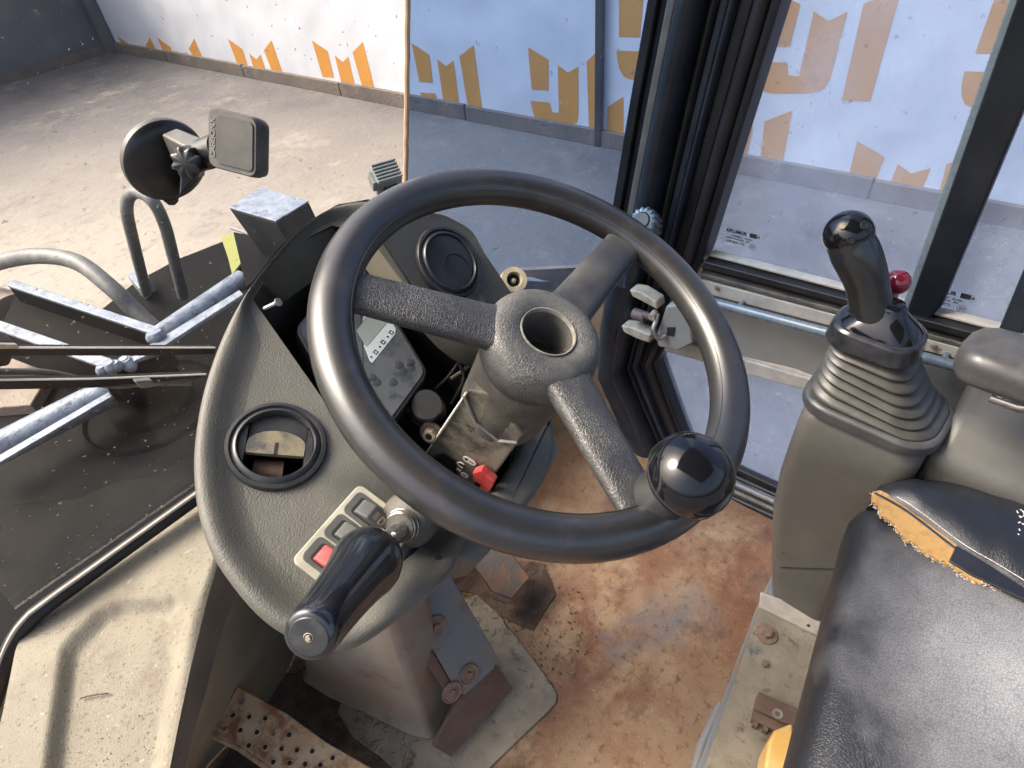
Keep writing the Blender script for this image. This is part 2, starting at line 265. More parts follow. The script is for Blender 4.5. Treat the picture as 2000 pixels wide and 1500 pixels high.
# ------------------------------------------------------------------ mesh builder
class MB:
    def __init__(s): s.v = []; s.f = []
    def add(s, vs, fs):
        k = len(s.v); s.v += [V(q) for q in vs]; s.f += [[i + k for i in f] for f in fs]; return s
    def box(s, fr, a0, a1, b0, b1, h0, h1):
        vs = [fr.p(a, b, h) for h in (h0, h1) for (a, b) in ((a0, b0), (a1, b0), (a1, b1), (a0, b1))]
        return s.add(vs, [[3, 2, 1, 0], [4, 5, 6, 7], [0, 1, 5, 4], [1, 2, 6, 5], [2, 3, 7, 6], [3, 0, 4, 7]])
    def prism(s, pts, ext):
        n = len(pts); ext = V(ext); pts = [V(p) for p in pts]
        nrm = V((0, 0, 0))
        for i in range(n): nrm += (pts[i] - pts[0]).cross(pts[(i + 1) % n] - pts[0])
        if nrm.dot(ext) > 0: pts = pts[::-1]
        return s.add(pts + [p + ext for p in pts], [list(range(n)), list(range(2 * n - 1, n - 1, -1))] + [[(i + 1) % n, i, i + n, (i + 1) % n + n] for i in range(n)])
    def slab(s, fr, poly, h0, h1):
        return s.prism([fr.p(a, b, h0) for a, b in poly], fr.n * (h1 - h0))
    def loft(s, rings, closed=False, cap0=True, cap1=True):
        n = len(rings[0]); m = len(rings); vs = [q for r in rings for q in r]; fs = []
        for j in range(m if closed else m - 1):
            k = (j + 1) % m
            for i in range(n): fs.append([j * n + i, j * n + (i + 1) % n, k * n + (i + 1) % n, k * n + i])
        if not closed and cap0: fs.append(list(range(n))[::-1])
        if not closed and cap1: fs.append([(m - 1) * n + i for i in range(n)])
        return s.add(vs, fs)
    def tube(s, path, r, seg=14, closed=False, cap=True, flat=1.0, upv=None):
        path = [V(p) for p in path]; n = len(path); rings = []
        rs = r if isinstance(r, (list, tuple)) else [r] * n
        up = V(upv) if upv else None; prev = None
        for i, p in enumerate(path):
            a = path[(i - 1) % n] if (closed or i) else path[0]; b = path[(i + 1) % n] if (closed or i < n - 1) else path[-1]
            t = (b - a).normalized()
            if up: x = up.cross(t).normalized()
            elif prev is None: x = t.orthogonal().normalized()
            else: x = (prev - t * prev.dot(t)).normalized()
            prev = x; y = t.cross(x)
            rings.append([p + x * math.cos(k * 2 * math.pi / seg) * rs[i] + y * math.sin(k * 2 * math.pi / seg) * rs[i] * flat for k in range(seg)])
        return s.loft(rings, closed, cap, cap)
    def lathe(s, fr, prof, seg=40, caps=(False, False), mod=None):
        rings = []
        for j, (r, h) in enumerate(prof):
            rings.append([fr.p(math.cos(k * 2 * math.pi / seg) * (r + (mod(k * 2 * math.pi / seg, j) if mod else 0)),
                               math.sin(k * 2 * math.pi / seg) * (r + (mod(k * 2 * math.pi / seg, j) if mod else 0)), h) for k in range(seg)])
        return s.loft(rings, False, *caps)
    def sphere(s, c, r, seg=28, fr=None, sc=(1, 1, 1)):
        fr = fr or Fr(c, (0, 0, 1), x=(1, 0, 0)); fr = Fr(c, fr.n, x=fr.u); rings = []
        for j in range(1, seg // 2):
            t = math.pi * j / (seg // 2)
            rings.append([fr.p(r * sc[0] * math.sin(t) * math.cos(2 * math.pi * k / seg), r * sc[1] * math.sin(t) * math.sin(2 * math.pi * k / seg), -r * sc[2] * math.cos(t)) for k in range(seg)])
        return s.loft(rings)
    def build(s, name, m, parent=None, ang=38, bevel=0, bseg=2, label=None, sub=0, flat=False):
        me = bpy.data.meshes.new(name); org = V((0, 0, 0)); p = parent
        while p is not None: org += p.location; p = p.parent
        if parent is None and s.v:
            bb = [sum(q[i] for q in s.v) / len(s.v) for i in range(3)]; zz = min(q[2] for q in s.v); org = V((bb[0], bb[1], zz))
        me.from_pydata([q - org for q in s.v], [], s.f); me.update()
        bm = bmesh.new(); bm.from_mesh(me)
        bmesh.ops.remove_doubles(bm, verts=bm.verts, dist=1e-6); bmesh.ops.recalc_face_normals(bm, faces=bm.faces)
        for f in bm.faces: f.smooth = not flat
        for e in bm.edges:
            if len(e.link_faces) == 2 and e.calc_face_angle(0) > R(ang): e.smooth = False
        bm.to_mesh(me); bm.free()
        me.materials.append(m if not isinstance(m, str) else M[m])
        o = bpy.data.objects.new(name, me); COL.objects.link(o)
        if parent is not None: o.parent = parent
        else: o.location = org
        if bevel:
            b = o.modifiers.new('bevel', 'BEVEL'); b.width = bevel; b.segments = bseg; b.limit_method = 'ANGLE'; b.angle_limit = R(35)
            b.harden_normals = False
            for e in me.edges: e.use_edge_sharp = False
            b.use_clamp_overlap = True
            wn = o.modifiers.new('wn', 'WEIGHTED_NORMAL'); wn.keep_sharp = False; wn.weight = 80
        if sub:
            q = o.modifiers.new('sub', 'SUBSURF'); q.levels = sub; q.render_levels = sub
        if label: o['label'] = label
        return o
def thing(name, loc, label, cat, group=None):
    o = bpy.data.objects.new(name, None); o.empty_display_size = .05; COL.objects.link(o); o.location = V(loc)
    o['label'] = label; o['category'] = cat
    if group: o['group'] = group
    return o
def tag(o, label=None, cat=None, group=None, kind=None):
    for k, v in (('label', label), ('category', cat), ('group', group), ('kind', kind)):
        if v: o[k] = v
    return o
def copy_tree(o, parent=None, first=True):
    c = o.copy(); COL.objects.link(c)
    if parent is not None: c.parent = parent
    for ch in list(o.children): copy_tree(ch, c)
    return c
def dup_part(o, parent, loc=None):
    c = o.copy(); COL.objects.link(c); c.parent = parent
    if loc is not None: c.location = loc
    return c
def rrect(w_, h_, r, seg=5, cx_=0, cy_=0):
    out = []
    for sx, sy, a0 in ((1, 1, 0), (-1, 1, 90), (-1, -1, 180), (1, -1, 270)):
        for k in range(seg + 1):
            a = R(a0 + 90 * k / seg); out.append((cx_ + sx * (w_ / 2 - r) + r * math.cos(a), cy_ + sy * (h_ / 2 - r) + r * math.sin(a)))
    return out
def smooth_path(pts, n=8, closed=False):
    pts = [V(p) for p in pts]; out = []; m = len(pts)
    for i in range(m if closed else m - 1):
        if closed: p0, p1, p2, p3 = pts[(i - 1) % m], pts[i], pts[(i + 1) % m], pts[(i + 2) % m]
        else: p0, p1, p2, p3 = pts[max(i - 1, 0)], pts[i], pts[i + 1], pts[min(i + 2, m - 1)]
        for k in range(n):
            t = k / n
            out.append(.5 * ((2 * p1) + (p2 - p0) * t + (2 * p0 - 5 * p1 + 4 * p2 - p3) * t * t + (3 * p1 - p0 - 3 * p2 + p3) * t ** 3))
    if not closed: out.append(pts[-1])
    return out
def text_mesh(txt, fr, size, m, name, parent, depth=.0004, align='CENTER', bold=0.0, mirror=False, shear=0):
    cu = bpy.data.curves.new(name, 'FONT'); cu.body = txt; cu.size = size; cu.align_x = align; cu.align_y = 'CENTER'; cu.extrude = depth; cu.offset = bold; cu.shear = shear; cu.resolution_u = 3
    o = bpy.data.objects.new(name, cu); COL.objects.link(o); dg = bpy.context.evaluated_depsgraph_get(); dg.update()
    me = bpy.data.meshes.new_from_object(o.evaluated_get(dg)); COL.objects.unlink(o); bpy.data.objects.remove(o)
    mb = MB(); mb.add([fr.p(-q.co.x if mirror else q.co.x, q.co.y, q.co.z) for q in me.vertices], [list(f.vertices) for f in me.polygons])
    bpy.data.meshes.remove(me)
    return mb.build(name, m, parent)
def ngon(r, k=6, a0=0): return [(r * math.cos(2 * math.pi * i / k + a0), r * math.sin(2 * math.pi * i / k + a0)) for i in range(k)]
def bolt(fr, r, parent, m='rustbolt', washer=True, name='bolt'):
    mb = MB()
    if washer: mb.lathe(fr, [(0.0001, .0), (r * 1.9, 0), (r * 1.9, r * .3), (0.0001, r * .3)], 20)
    mb.slab(fr, ngon(r), r * .2, r * 1.1)
    return mb.build(name, m, parent, bevel=r * .08)

# ================================================================== THE YARD
ZG = -1.2
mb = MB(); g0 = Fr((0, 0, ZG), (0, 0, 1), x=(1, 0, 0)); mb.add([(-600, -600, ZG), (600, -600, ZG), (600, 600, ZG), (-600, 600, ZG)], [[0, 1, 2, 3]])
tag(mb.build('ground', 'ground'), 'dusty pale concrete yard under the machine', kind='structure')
fa, fb = V((4.77, 3.3, ZG)), V((3.80, 12.5, ZG)); ft = (fb - fa).normalized()
FF = Fr(fa, ft.cross(V((0, 0, 1))) * -1 if ft.cross(V((0, 0, 1))).dot(V((-1, 0, 0))) < 0 else ft.cross(V((0, 0, 1))), x=ft)
if FF.n.dot(V((-1, 0, 0))) < 0: FF = Fr(fa, -FF.n, x=ft)
SGN = 1 if FF.v.z > 0 else -1
def fp(s, z, h=0): return FF.o + ft * s + V((0, 0, z)) + FF.n * h
S_END = 9.55
def banner(name, s0, s1, label, z0=.14, z1=3.2):
    n = 46; rows = 14; vs = []; fs = []
    for j in range(rows):
        for i in range(n):
            s = s0 + (s1 - s0) * i / (n - 1); z = z0 + (z1 - z0) * j / (rows - 1)
            wv = 0
            vs.append(fp(s, z, .03 + wv))
    for j in range(rows - 1):
        for i in range(n - 1): fs.append([j * n + i, j * n + i + 1, (j + 1) * n + i + 1, (j + 1) * n + i])
    root = thing(name, fp((s0 + s1) / 2, z0), label, 'banner')
    b = MB(); b.add(vs, fs); b.build('banner_sheet', 'banner', root, ang=180)
    return root
bl = banner('advertising_banner', .17, S_END, 'long white banner with orange logos on the fence, left of the black fence post')
br = banner('advertising_banner', -4.2, .13, 'white banner with two rows of orange logos, seen mostly through the right side window')
# the printed mark, measured on the one beside the post (s to the left, z up, relative to its upper left corner)
LOGO = [[(0, 0), (-.224, -.088), (-.21, -.358), (-.013, -.372)],
        [(.007, -.48), (-.217, -.465), (-.242, -.552), (-.319, -.547), (-.324, -.122), (-.433, -.176), (-.544, -.113), (-.539, -.549), (-.52, -.61), (-.463, -.646), (-.4, -.664), (-.132, -.696), (-.07, -.68), (-.03, -.63), (-.005, -.56)],
        [(-.63, -.065), (-.83, .05), (-.845, -.665), (-.655, -.68)]]
def logo(root, s0, z0, sc, smin=-99, smax=99):
    mbx = MB(); ok = False
    for poly in LOGO:
        pts = [(s0 + a * sc, z0 + b * sc) for a, b in poly]
        # clip to sheet
        pts = [(min(max(a, smin), smax), max(b, .145)) for a, b in pts]
        if max(a for a, b in pts) - min(a for a, b in pts) < .02 or max(b for a, b in pts) - min(b for a, b in pts) < .02: continue
        mbx = MB(); mbx.prism([fp(a, b, .031) for a, b in pts], FF.n * .001); mbx.build('printed_mark', 'orange', root, flat=True)
for s0, z0, sc in ((.938, .78, 1.0), (2.45, .69, 1.03), (4.13, .585, 1.1), (5.95, .46, 1.2), (7.9, .33, 1.3), (9.2, .25, 1.3)):
    logo(bl, s0, z0, sc, .18, S_END - .02)
for s0, z0, sc in ((.9, 1.45, 1.0), (2.5, 2.1, 1.03), (4.2, 2.1, 1.1), (6.1, 2.05, 1.2), (8.0, 1.95, 1.3)):
    pass
for s0, z0, sc in ((.006, 1.30, .98), (-1.19, 1.33, .98), (-2.51, 1.40, .98), (-3.75, 1.42, .95), (-.72, .50, .95), (-2.01, .40, .95), (-3.25, .42, .95), (.72, .42, .95)):
    logo(br, s0, z0, sc, -4.1, .09)
for s0, z0, sc in ((.006, 2.5, .98), (-1.19, 2.53, .98), (-2.51, 2.60, .98)): logo(br, s0, z0, sc, -4.1, .09)
# posts, kickboard
mb = MB(); mb.prism([fp(.13, 0, .02), fp(.19, 0, .02), fp(.19, 0, .09), fp(.13, 0, .09)], V((0, 0, 3.3)))
tag(mb.build('fence_post', 'pillar', bevel=.004), 'dark steel post standing between the two white banners', 'fence post')
root = thing('fence_kickboard', fp(3, 0), 'low grimy board running along the ground below the white banners', 'kickboard')
for k in range(7):
    s0 = -4.2 + k * 2.0; s1 = min(s0 + 1.985, S_END)
    mb = MB(); mb.prism([fp(s0, 0, -.02), fp(s1, 0, -.02), fp(s1, 0, .075), fp(s0, 0, .075)], V((0, 0, .15 + .01 * (k % 2)))); mb.build('board', 'kerb', root, bevel=.006)
# the dark left-hand fence, meeting the banner at the corner
ca = fp(S_END, 0, .03); lb = P(0, 165, z=ZG); ld = (lb - ca); ld.z = 0; ld.normalize(); ln = V((ld.y, -ld.x, 0))
if ln.dot(V((0, -1, 0))) < 0: ln = -ln
root = thing('corner_fence', ca, 'dark grey sheet fence at the far left corner of the yard', 'fence')
for k in range(4):
    a, b = ca + ld * (k * 2.5 + .02), ca + ld * (k * 2.5 + 2.49)
    mb = MB(); mb.prism([a + V((0, 0, .12)), b + V((0, 0, .12)), b + V((0, 0, 3.4)), a + V((0, 0, 3.4))], ln * .03); mb.build('fence_panel', 'fence', root, bevel=.004)
    mb = MB(); mb.prism([a, b, b + V((0, 0, .118)), a + V((0, 0, .118))], ln * .07); mb.build('board', 'kerb', root, bevel=.004)
mb = MB(); mb.prism([ca + V((-.16, -.2, 0)), ca + V((.0, -.2, 0)), ca + V((.0, -.06, 0)), ca + V((-.16, -.06, 0))], V((0, 0, 3.4)))
tag(mb.build('corner_post', 'fence', bevel=.005), 'thick dark grey post in the corner where the fences meet', 'fence post')
# fence behind / other sides of the yard and machine far off are out of view

# ================================================================== CAB SHELL
XS = .93                         # inner face of the right-hand side
GY = lambda z: .74 - .19 * (z - .56)     # raked windscreen plane
WS = (V((0, .74, .56)), V((0, 1, .19)).normalized())
# floor
mb = MB(); f0 = Fr((0, 0, 0), (0, 0, 1), x=(1, 0, 0))
mb.slab(f0, [(-.5, -.9), (.96, -.9), (.96, .55), (.80, .98), (-.5, .98)], -.03, 0)
tag(mb.build('cab_floor', 'rustfloor'), 'rusty orange steel cab floor', kind='structure')
# front footwell wall below the windscreen
mb = MB(); mb.prism([(-.5, .95, 0), (.80, .95, 0), (.80, .80, .40), (-.5, .80, .40)], V((0, .012, 0)))
tag(mb.build('cab_front_wall', 'olive'), 'dull olive footwell wall below the windscreen', kind='structure')
# beige wall corner at right front between footwell and pillar
mb = MB(); mb.prism([(.80, .94, 0), (.95, .56, 0), (.95, .66, .46), (.80, .84, .46)], V((.012, .004, 0)))
tag(mb.build('cab_corner_wall', 'pedestal'), 'rust streaked corner wall below the corner glass', kind='structure')

# windscreen: glass, seals
seam_t = P(795, -60, pl=WS); seam_b = P(790, 430, pl=WS)
wroot = thing('windscreen', (.1, .74, .56), 'large clear dusty front windscreen with dried splashes', 'windscreen')
bl_ = P(0, 1206, pl=WS); brt = P(380, 936, pl=WS)
ZB = (bl_.z + brt.z) / 2
bl2 = V((-.42, GY(ZB), ZB))
_sd = (seam_t - seam_b).normalized(); sb = seam_b + _sd * ((ZB - seam_b.z) / _sd.z)
topz = 1.70
st = seam_t + (seam_t - seam_b).normalized() * ((topz - seam_t.z) / (seam_t - seam_b).normalized().z)
mb = MB(); mb.prism([P(30, 1190, pl=WS), sb, st, V((-.42, GY(topz), topz)), V((-.42, GY(ZB + .2), ZB + .2)), P(-60, 1080, pl=WS)], V((0, .005, 0))); mb.build('glass_pane', 'glass_clear', wroot)
# wavy sealant at seam
path = [seam_t + (seam_b - seam_t) * (k / 24) + V((random.uniform(-.0006, .0006), -.002, 0)) for k in range(-6, 30)]
mb = MB(); mb.tube(path, .0034, 8); mb.build('sealant_bead', 'seam', wroot)
# lower rubber seal: runs from the far left corner along the bottom
a = P(75, 1188, pl=WS); b = P(400, 955, pl=WS); c_ = P(700, 730, pl=WS)
path = smooth_path([P(-40, 1420, pl=WS), P(0, 1290, pl=WS), P(28, 1228, pl=WS), P(60, 1190, pl=WS)], 5) + [P(75, 1178, pl=WS) + (b - a) * t for t in (.1, .5, 1, 1.6, 2.2)]
mb = MB(); mb.tube([p + V((0, -.008, -.004)) for p in path], .013, 12, flat=.8); mb.build('rubber_seal', 'rubber', wroot)
mb = MB(); mb.tube([p + V((0, -.016, .010)) for p in path[4:]], .0028, 8); mb.build('seal_lip', 'sidepanelpale', wroot)
# corner (tinted) pane
pr_b = V((.925, .655, .46)); pr_t = V((.925, .50, 1.45))
croot = thing('corner_window', (.7, .7, .45), 'blue tinted corner glass pane between windscreen and front pillar', 'window')
dirn = (st - sb).normalized()
sb2 = V((sb.x, sb.y + .01, .43)); 
_pl = [P(1290, -140, x=.93), P(1268, 0, x=.93), P(1198, 400, x=.93), P(1180, 560, x=.93), V((.93, .655, .43))]
mb = MB(); mb.prism([sb + V((.003, .0, 0)), st + V((.003, 0, 0)), V((.93, .46, 1.75))] + _pl + [sb - _sd * .12 + V((.003, 0, 0))], V((.0, .005, 0)))
mb.build('glass_pane', 'glass_tint', croot)
mb = MB(); mb.prism([P(960, 545, pl=WS), P(1190, 556, pl=WS), P(1190, 572, pl=WS), P(960, 562, pl=WS)], V((0, .03, 0))); mb.build('lower_sill', 'sidepanelpale', croot, bevel=.002)

# ---- front right pillar: many parallel bands bent at the kink
proot = thing('front_pillar', (.93, .5, 0), 'dark ribbed front right cab pillar with hose trim and seals, left of the side window', 'pillar')
XP = .93
def side(px, py, x=XP): return P(px, py, x=x)
# left/right boundary of the pillar as pixel polylines (same count)
Lb = [(1318, -140), (1276, 0), (1240, 200), (1206, 400), (1192, 520), (1183, 640), (1178, 722), (1215, 800), (1262, 900), (1290, 960)]
Rb = [(1576, -140), (1532, 0), (1458, 240), (1385, 480), (1362, 540), (1330, 620), (1288, 705), (1322, 800), (1352, 880), (1380, 940)]
LB = [side(*p) for p in Lb]; RB = [side(*p) for p in Rb]
def band(f0_, f1_, depth, name, m, bevel=.003, round_=False, n0=0, n1=None, lift=0.):
    """one band of the pillar section between fractions f0_ and f1_ of its width"""
    n1 = n1 or len(LB); rings = []
    for i in range(n0, n1):
        a = LB[i].lerp(RB[i], f0_); b = LB[i].lerp(RB[i], f1_)
        if round_:
            c = (a + b) / 2; w2 = (b - a) / 2
            rings.append([c + w2 * math.cos(t) + V((-1, 0, 0)) * (depth * math.sin(t)) + V((lift, 0, 0)) for t in [math.pi * k / 9 for k in range(10)]] + [b * 1 + V((.03, 0, 0)), a * 1 + V((.03, 0, 0))][::1])
            rings[-1] = [c + w2 * math.cos(math.pi * k / 9) - V((1, 0, 0)) * (depth * math.sin(math.pi * k / 9)) for k in range(10)] + [a + V((.03, 0, 0)), b + V((.03, 0, 0))]
        else:
            rings.append([b + V((-depth, 0, 0)), a + V((-depth, 0, 0)), a + V((.03, 0, 0)), b + V((.03, 0, 0))])
    mbx = MB(); mbx.loft(rings); return mbx.build(name, m, proot, bevel=bevel)
band(-.02, .07, .012, 'rubber_seal', 'rubber')
band(.07, .17, .004, 'seal_channel', 'trimblack')
band(.17, .245, .020, 'dusty_flange', 'pillardust', n1=6)
band(.245, .47, .045, 'pillar_tube', 'pillar', round_=True, bevel=0)
band(.47, .50, .004, 'gap_strip', 'trimblack')
band(.50, .565, .018, 'hose_trim_base', 'rubber', round_=True, bevel=0)
band(.565, .63, .010, 'inner_flange', 'pillar')
band(.63, .70, .018, 'door_seal', 'pillar', round_=True, bevel=0)
band(.70, .80, .006, 'seal_channel', 'trimblack')
band(.80, .93, .018, 'window_seal', 'rubber', round_=True, bevel=0)
band(.93, 1.0, .012, 'window_trim', 'trimblack')
# ribs of the corrugated hose trim
mb = MB()
for i in range(1, 5):
    for k in range(26 if i < 4 else 12):
        t = k / (26 if i < 4 else 12); c = LB[i].lerp(RB[i], .532).lerp(LB[i + 1].lerp(RB[i + 1], .532), t); w2 = (RB[i] - LB[i]).length * .034
        fr = Fr(c + V((-.001, 0, 0)), (LB[i + 1] - LB[i]), x=(1, 0, 0)); mb.lathe(fr, [(w2 * .9, -.0018), (w2 * 1.08 + .0105 * 0, -.0008), (w2 * 1.08, .0008), (w2 * .9, .0018)], 10)
mb.build('corrugated_hose', 'rubber', proot)

# ---- right side window: glass, frame rails
sroot = thing('side_window', (.95, .2, .57), 'hazy blue right side window in its black rubber frame', 'window')
XG = .955
def sx(px, py, x=XG): return P(px, py, x=x)
mb = MB(); mb.prism([sx(1378, 505), sx(1700, 590), sx(2120, 700), V((XG, -.6, .62)), V((XG, -.6, 1.8)), V((XG, .35, 1.8)), sx(1545, -20)], V((.005, 0, 0))); mb.build('glass_pane', 'glass_side', sroot)
def rail(p0, p1, th, dx0, dx1, name, m, root, bevel=.002, x=XS):
    a, b = P(*p0, x=x), P(*p1, x=x); d = (b - a).normalized(); up = V((1, 0, 0)).cross(d); up = up if up.z > 0 else -up
    b = b + d * .25
    mbx = MB(); mbx.prism([a, b, b - up * th, a - up * th], V((0, 0, 0)) + V((1, 0, 0)) * 1e-6) if False else mbx.prism([a + V((dx0, 0, 0)), b + V((dx0, 0, 0)), b + V((dx0, 0, 0)) - up * th, a + V((dx0, 0, 0)) - up * th], V((dx1 - dx0, 0, 0)))
    return mbx.build(name, m, root, bevel=bevel)
rail((1383, 497), (1990, 655), .006, .004, .022, 'light_gap_strip', 'sidepanelpale', sroot)
rail((1380, 505), (1990, 664), .012, -.012, .02, 'rubber_seal', 'rubber', sroot)
rail((1372, 519), (1985, 681), .007, -.002, .02, 'frame_groove', 'trimblack', sroot)
rail((1370, 529), (1985, 692), .009, -.008, .02, 'window_frame', 'rubberdust', sroot)
rail((1368, 541), (1985, 704), .012, .002, .02, 'frame_lip', 'trimblack', sroot)
# glass stamp, read from inside
for k, (px, py, rr) in enumerate(((1445, 468, 0), (1843, 584, 0))):
    o_ = sx(px, py); nx = V((-1, 0, 0)); fr = Fr(o_ + V((-.004, 0, 0)), nx, x=(0, -1, .06))
    st_ = sx(px, py)
    text_mesh('KPLUMUR', fr.sub(-.006, .015, 0), .0085, M['glassprint'], 'glass_stamp', sroot, bold=.0003)
    mb = MB(); mb.slab(fr, rrect(.013, .008, .001, 2, .025, .0155), 0, .0006); mb.slab(fr, [(.031, .013), (.036, .0185), (.036, .0135)], 0, .0006); mb.build('stamp_emblem', M['glassprint'], sroot)
    text_mesh('TEMPERED   GLASS', fr.sub(.004, .0065, 0), .0045, M['glassprint'], 'glass_stamp', sroot)
    text_mesh('SAFETY GLAZING   AS2', fr.sub(-.002, .0015, 0), .0042, M['glassprint'], 'glass_stamp', sroot)
    text_mesh('43R-000 473', fr.sub(-.006, -.0055, 0), .0065, M['glassprint'], 'glass_stamp', sroot)
    text_mesh('E3', fr.sub(.026, -.006, 0), .0065, M['glassprint'], 'glass_stamp', sroot)
    mb = MB(); mb.lathe(fr.sub(.026, -.006, 0), [(.0052, 0), (.0058, 0), (.0058, .0005), (.0052, .0005)], 24); mb.build('stamp_ring', M['glassprint'], sroot)
# leaning dark bar (sliding pane frame) and the further one
droot = thing('sliding_pane_frame', (.94, .1, .6), 'slanted dark bar with pale blue edge crossing the right side window behind the joystick', 'window frame')
q = [P(1992, -40, x=.925), P(2085, -40, x=.925), P(1815, 625, x=.925), P(1768, 612, x=.925)]
mb = MB(); mb.prism([P(2003, -40, x=.925), P(2090, -60, x=.925), P(1800, 628, x=.925), P(1778, 622, x=.925), P(1770, 605, x=.925)], V((.022, 0, 0)))
mb = MB(); mb.prism([P(2010, -60, x=.925), P(2115, -60, x=.925), P(1838, 600, x=.925), P(1800, 640, x=.925), P(1762, 630, x=.925)], V((.022, 0, 0))); mb.build('frame_bar', 'barblack', droot, bevel=.004)
mb = MB(); mb.prism([P(1992, -60, x=.93), P(2010, -60, x=.93), P(1775, 610, x=.93), P(1757, 610, x=.93)], V((.012, 0, 0))); mb.build('bar_highlight', 'handrail', droot, bevel=.002)  # pale blue strip paints the highlight along the bar's edge
mb = MB(); mb.prism([P(2060, 380, x=.935), P(2100, 380, x=.935), P(1990, 672, x=.935), P(1942, 662, x=.935)], V((.02, 0, 0)))
tag(mb.build('rear_window_bar', 'pillar', bevel=.003), 'short slanted grey bar at the right edge, beyond the armrest', 'window bar')

# ---- side below the window
root = thing('cab_side_lining', (.95, .2, .38), 'grey beige metal side panel below the right window, behind the handrail', 'side panel')
mb = MB(); mb.prism([side(1366, 550), side(2120, 750), V((XS, -.6, .57)), V((XS, -.6, .40)), side(1552, 720), side(1290, 660)], V((.02, 0, 0))); mb.build('panel_sheet', 'sidepanel', root, bevel=.002)
mb = MB(); mb.prism([P(1366, 546, x=.922), P(2120, 744, x=.922), P(2120, 768, x=.922), P(1366, 571, x=.922)], V((.01, 0, 0))); mb.build('upper_rail', 'sidepanelpale', root, bevel=.002)
mb = MB(); mb.prism([P(1288, 655, x=.922), P(1620, 752, x=.922), P(1620, 776, x=.922), P(1288, 684, x=.922)], V((.01, 0, 0))); mb.build('lower_rail', 'sidepanelpale', root, bevel=.003)
for px, py in ((1400, 563), (1824, 677)):
    fr = Fr(P(px, py, x=.919), (-1, 0, 0), x=(0, 1, 0)); mb = MB(); mb.lathe(fr, [(.0001, .002), (.004, .0015), (.005, 0)], 12); mb.build('rivet', 'rustbolt', root)
hr = thing('handrail', P(1400, 600, x=.9), 'blue grey tubular handrail running below the right side window', 'handrail')
mb = MB(); mb.tube([P(1376, 585, x=.905), P(1400, 592, x=.90), P(1640, 656, x=.90), P(1860, 713, x=.90), P(2060, 762, x=.90)], .0085, 16); mb.build('rail_tube', 'handrail', hr)
for px, py in ((1440, 602), (1840, 708)):
    a = P(px, py, x=.9); mb = MB(); mb.tube([a, a + V((.03, 0, 0))], .005, 10); mb.build('bracket', 'handrail', hr)
lg = thing('lower_side_window', (.95, .3, 0), 'lower hazy glass pane under the side panel, right of the pillar', 'window')
mb = MB(); mb.prism([P(1285, 680, x=.945), P(1640, 770, x=.945), V((.945, -.5, .38)), V((.945, -.5, .01)), P(1410, 948, x=.945), P(1345, 860, x=.945), P(1283, 715, x=.945)], V((.005, 0, 0))); mb.build('glass_pane', 'glass_side', lg)
mb = MB(); mb.prism([P(1415, 905, x=.93), P(1620, 1000, x=.93), P(1620, 1020, x=.93), P(1415, 925, x=.93)], V((.02, 0, 0))); mb.build('rubber_seal', 'rubber', lg, bevel=.003)
mb = MB(); mb.prism([side(1372, 940), side(1420, 900), side(1410, 880), side(1350, 880)], V((.02, 0, 0)))
sill = thing('door_sill', (.93, .25, 0), 'dark ribbed sill strip along the floor below the lower right glass', 'sill')
for k, (y0, th) in enumerate(((918, 9), (932, 11), (948, 9), (962, 13))):
    a, b = P(1395, y0 - 6, x=.925 - .006 * k), P(1640, y0 + 106, x=.925 - .006 * k)
    mb = MB(); mb.tube([a, b], .0055 + .001 * (k % 2), 10); mb.build('sill_rib', ('rubber', 'bluemetal', 'rubberdust', 'rubber')[k], sill)

# ---- latch gear on the pillar
lt_ = thing('door_latch', P(1240, 620, x=.9), 'worn beige latch hooks and grey lock box on the front pillar, seen through the wheel', 'latch')
for (a, b, c, dd) in (((1228, 566), (1282, 590), (1284, 603), 0), ((1212, 636), (1270, 655), (1268, 668), 0)):
    p0, p1 = P(*a, x=.87), P(*b, x=.87); pts = [P(a[0], a[1], x=.87), P(a[0] + 22, a[1] + 4, x=.87), P(b[0], b[1], x=.87), P(c[0], c[1] + 3, x=.87), P(a[0] + 30, a[1] + 26, x=.87), P(a[0] + 6, a[1] + 14, x=.87)]
    mb = MB(); mb.prism(pts, V((.03, 0, 0))); mb.build('hook', 'cream', lt_, bevel=.004, bseg=3)
mb = MB(); mb.tube([P(1238, 612, x=.885), P(1262, 620, x=.885)], .012, 14); mb.tube([P(1258, 614, x=.88), P(1280, 622, x=.88)], .008, 12); mb.build('latch_pin', 'brownplate', lt_)
mb = MB(); mb.lathe(Fr(P(1276, 615, x=.872), (-1, -.2, 0), up=(0, 0, 1)), [(.0001, .01), (.007, .01), (.007, -.01)], 14); mb.build('latch_roller', 'cream', lt_)
mb = MB(); mb.prism([P(1300, 598, x=.88), P(1345, 592, x=.88), P(1352, 672, x=.88), P(1325, 686, x=.88), P(1285, 678, x=.88), P(1280, 660, x=.88), P(1286, 640, x=.88)], V((.04, 0, 0))); mb.build('lock_box', 'latch', lt_, bevel=.005, bseg=3)
mb = MB(); mb.tube(smooth_path([P(1300, 655, x=.878), P(1285, 660, x=.865), P(1276, 645, x=.862), P(1280, 630, x=.87), P(1284, 612, x=.88)], 5), .0055, 10, upv=(0, 0, 1)); mb.build('catch_loop', 'steel', lt_)
mb = MB(); mb.prism([P(1303, 640, x=.878), P(1318, 640, x=.878), P(1316, 657, x=.878), P(1302, 655, x=.878)], V((.01, 0, 0))); mb.build('lock_slot', 'void', lt_)
mb = MB(); mb.tube([P(1218, 545, x=.905), P(1196, 640, x=.905), P(1190, 735, x=.905), P(1232, 830, x=.905), P(1270, 900, x=.905)], .028, 16); mb.build('inner_post', 'pillar', proot)
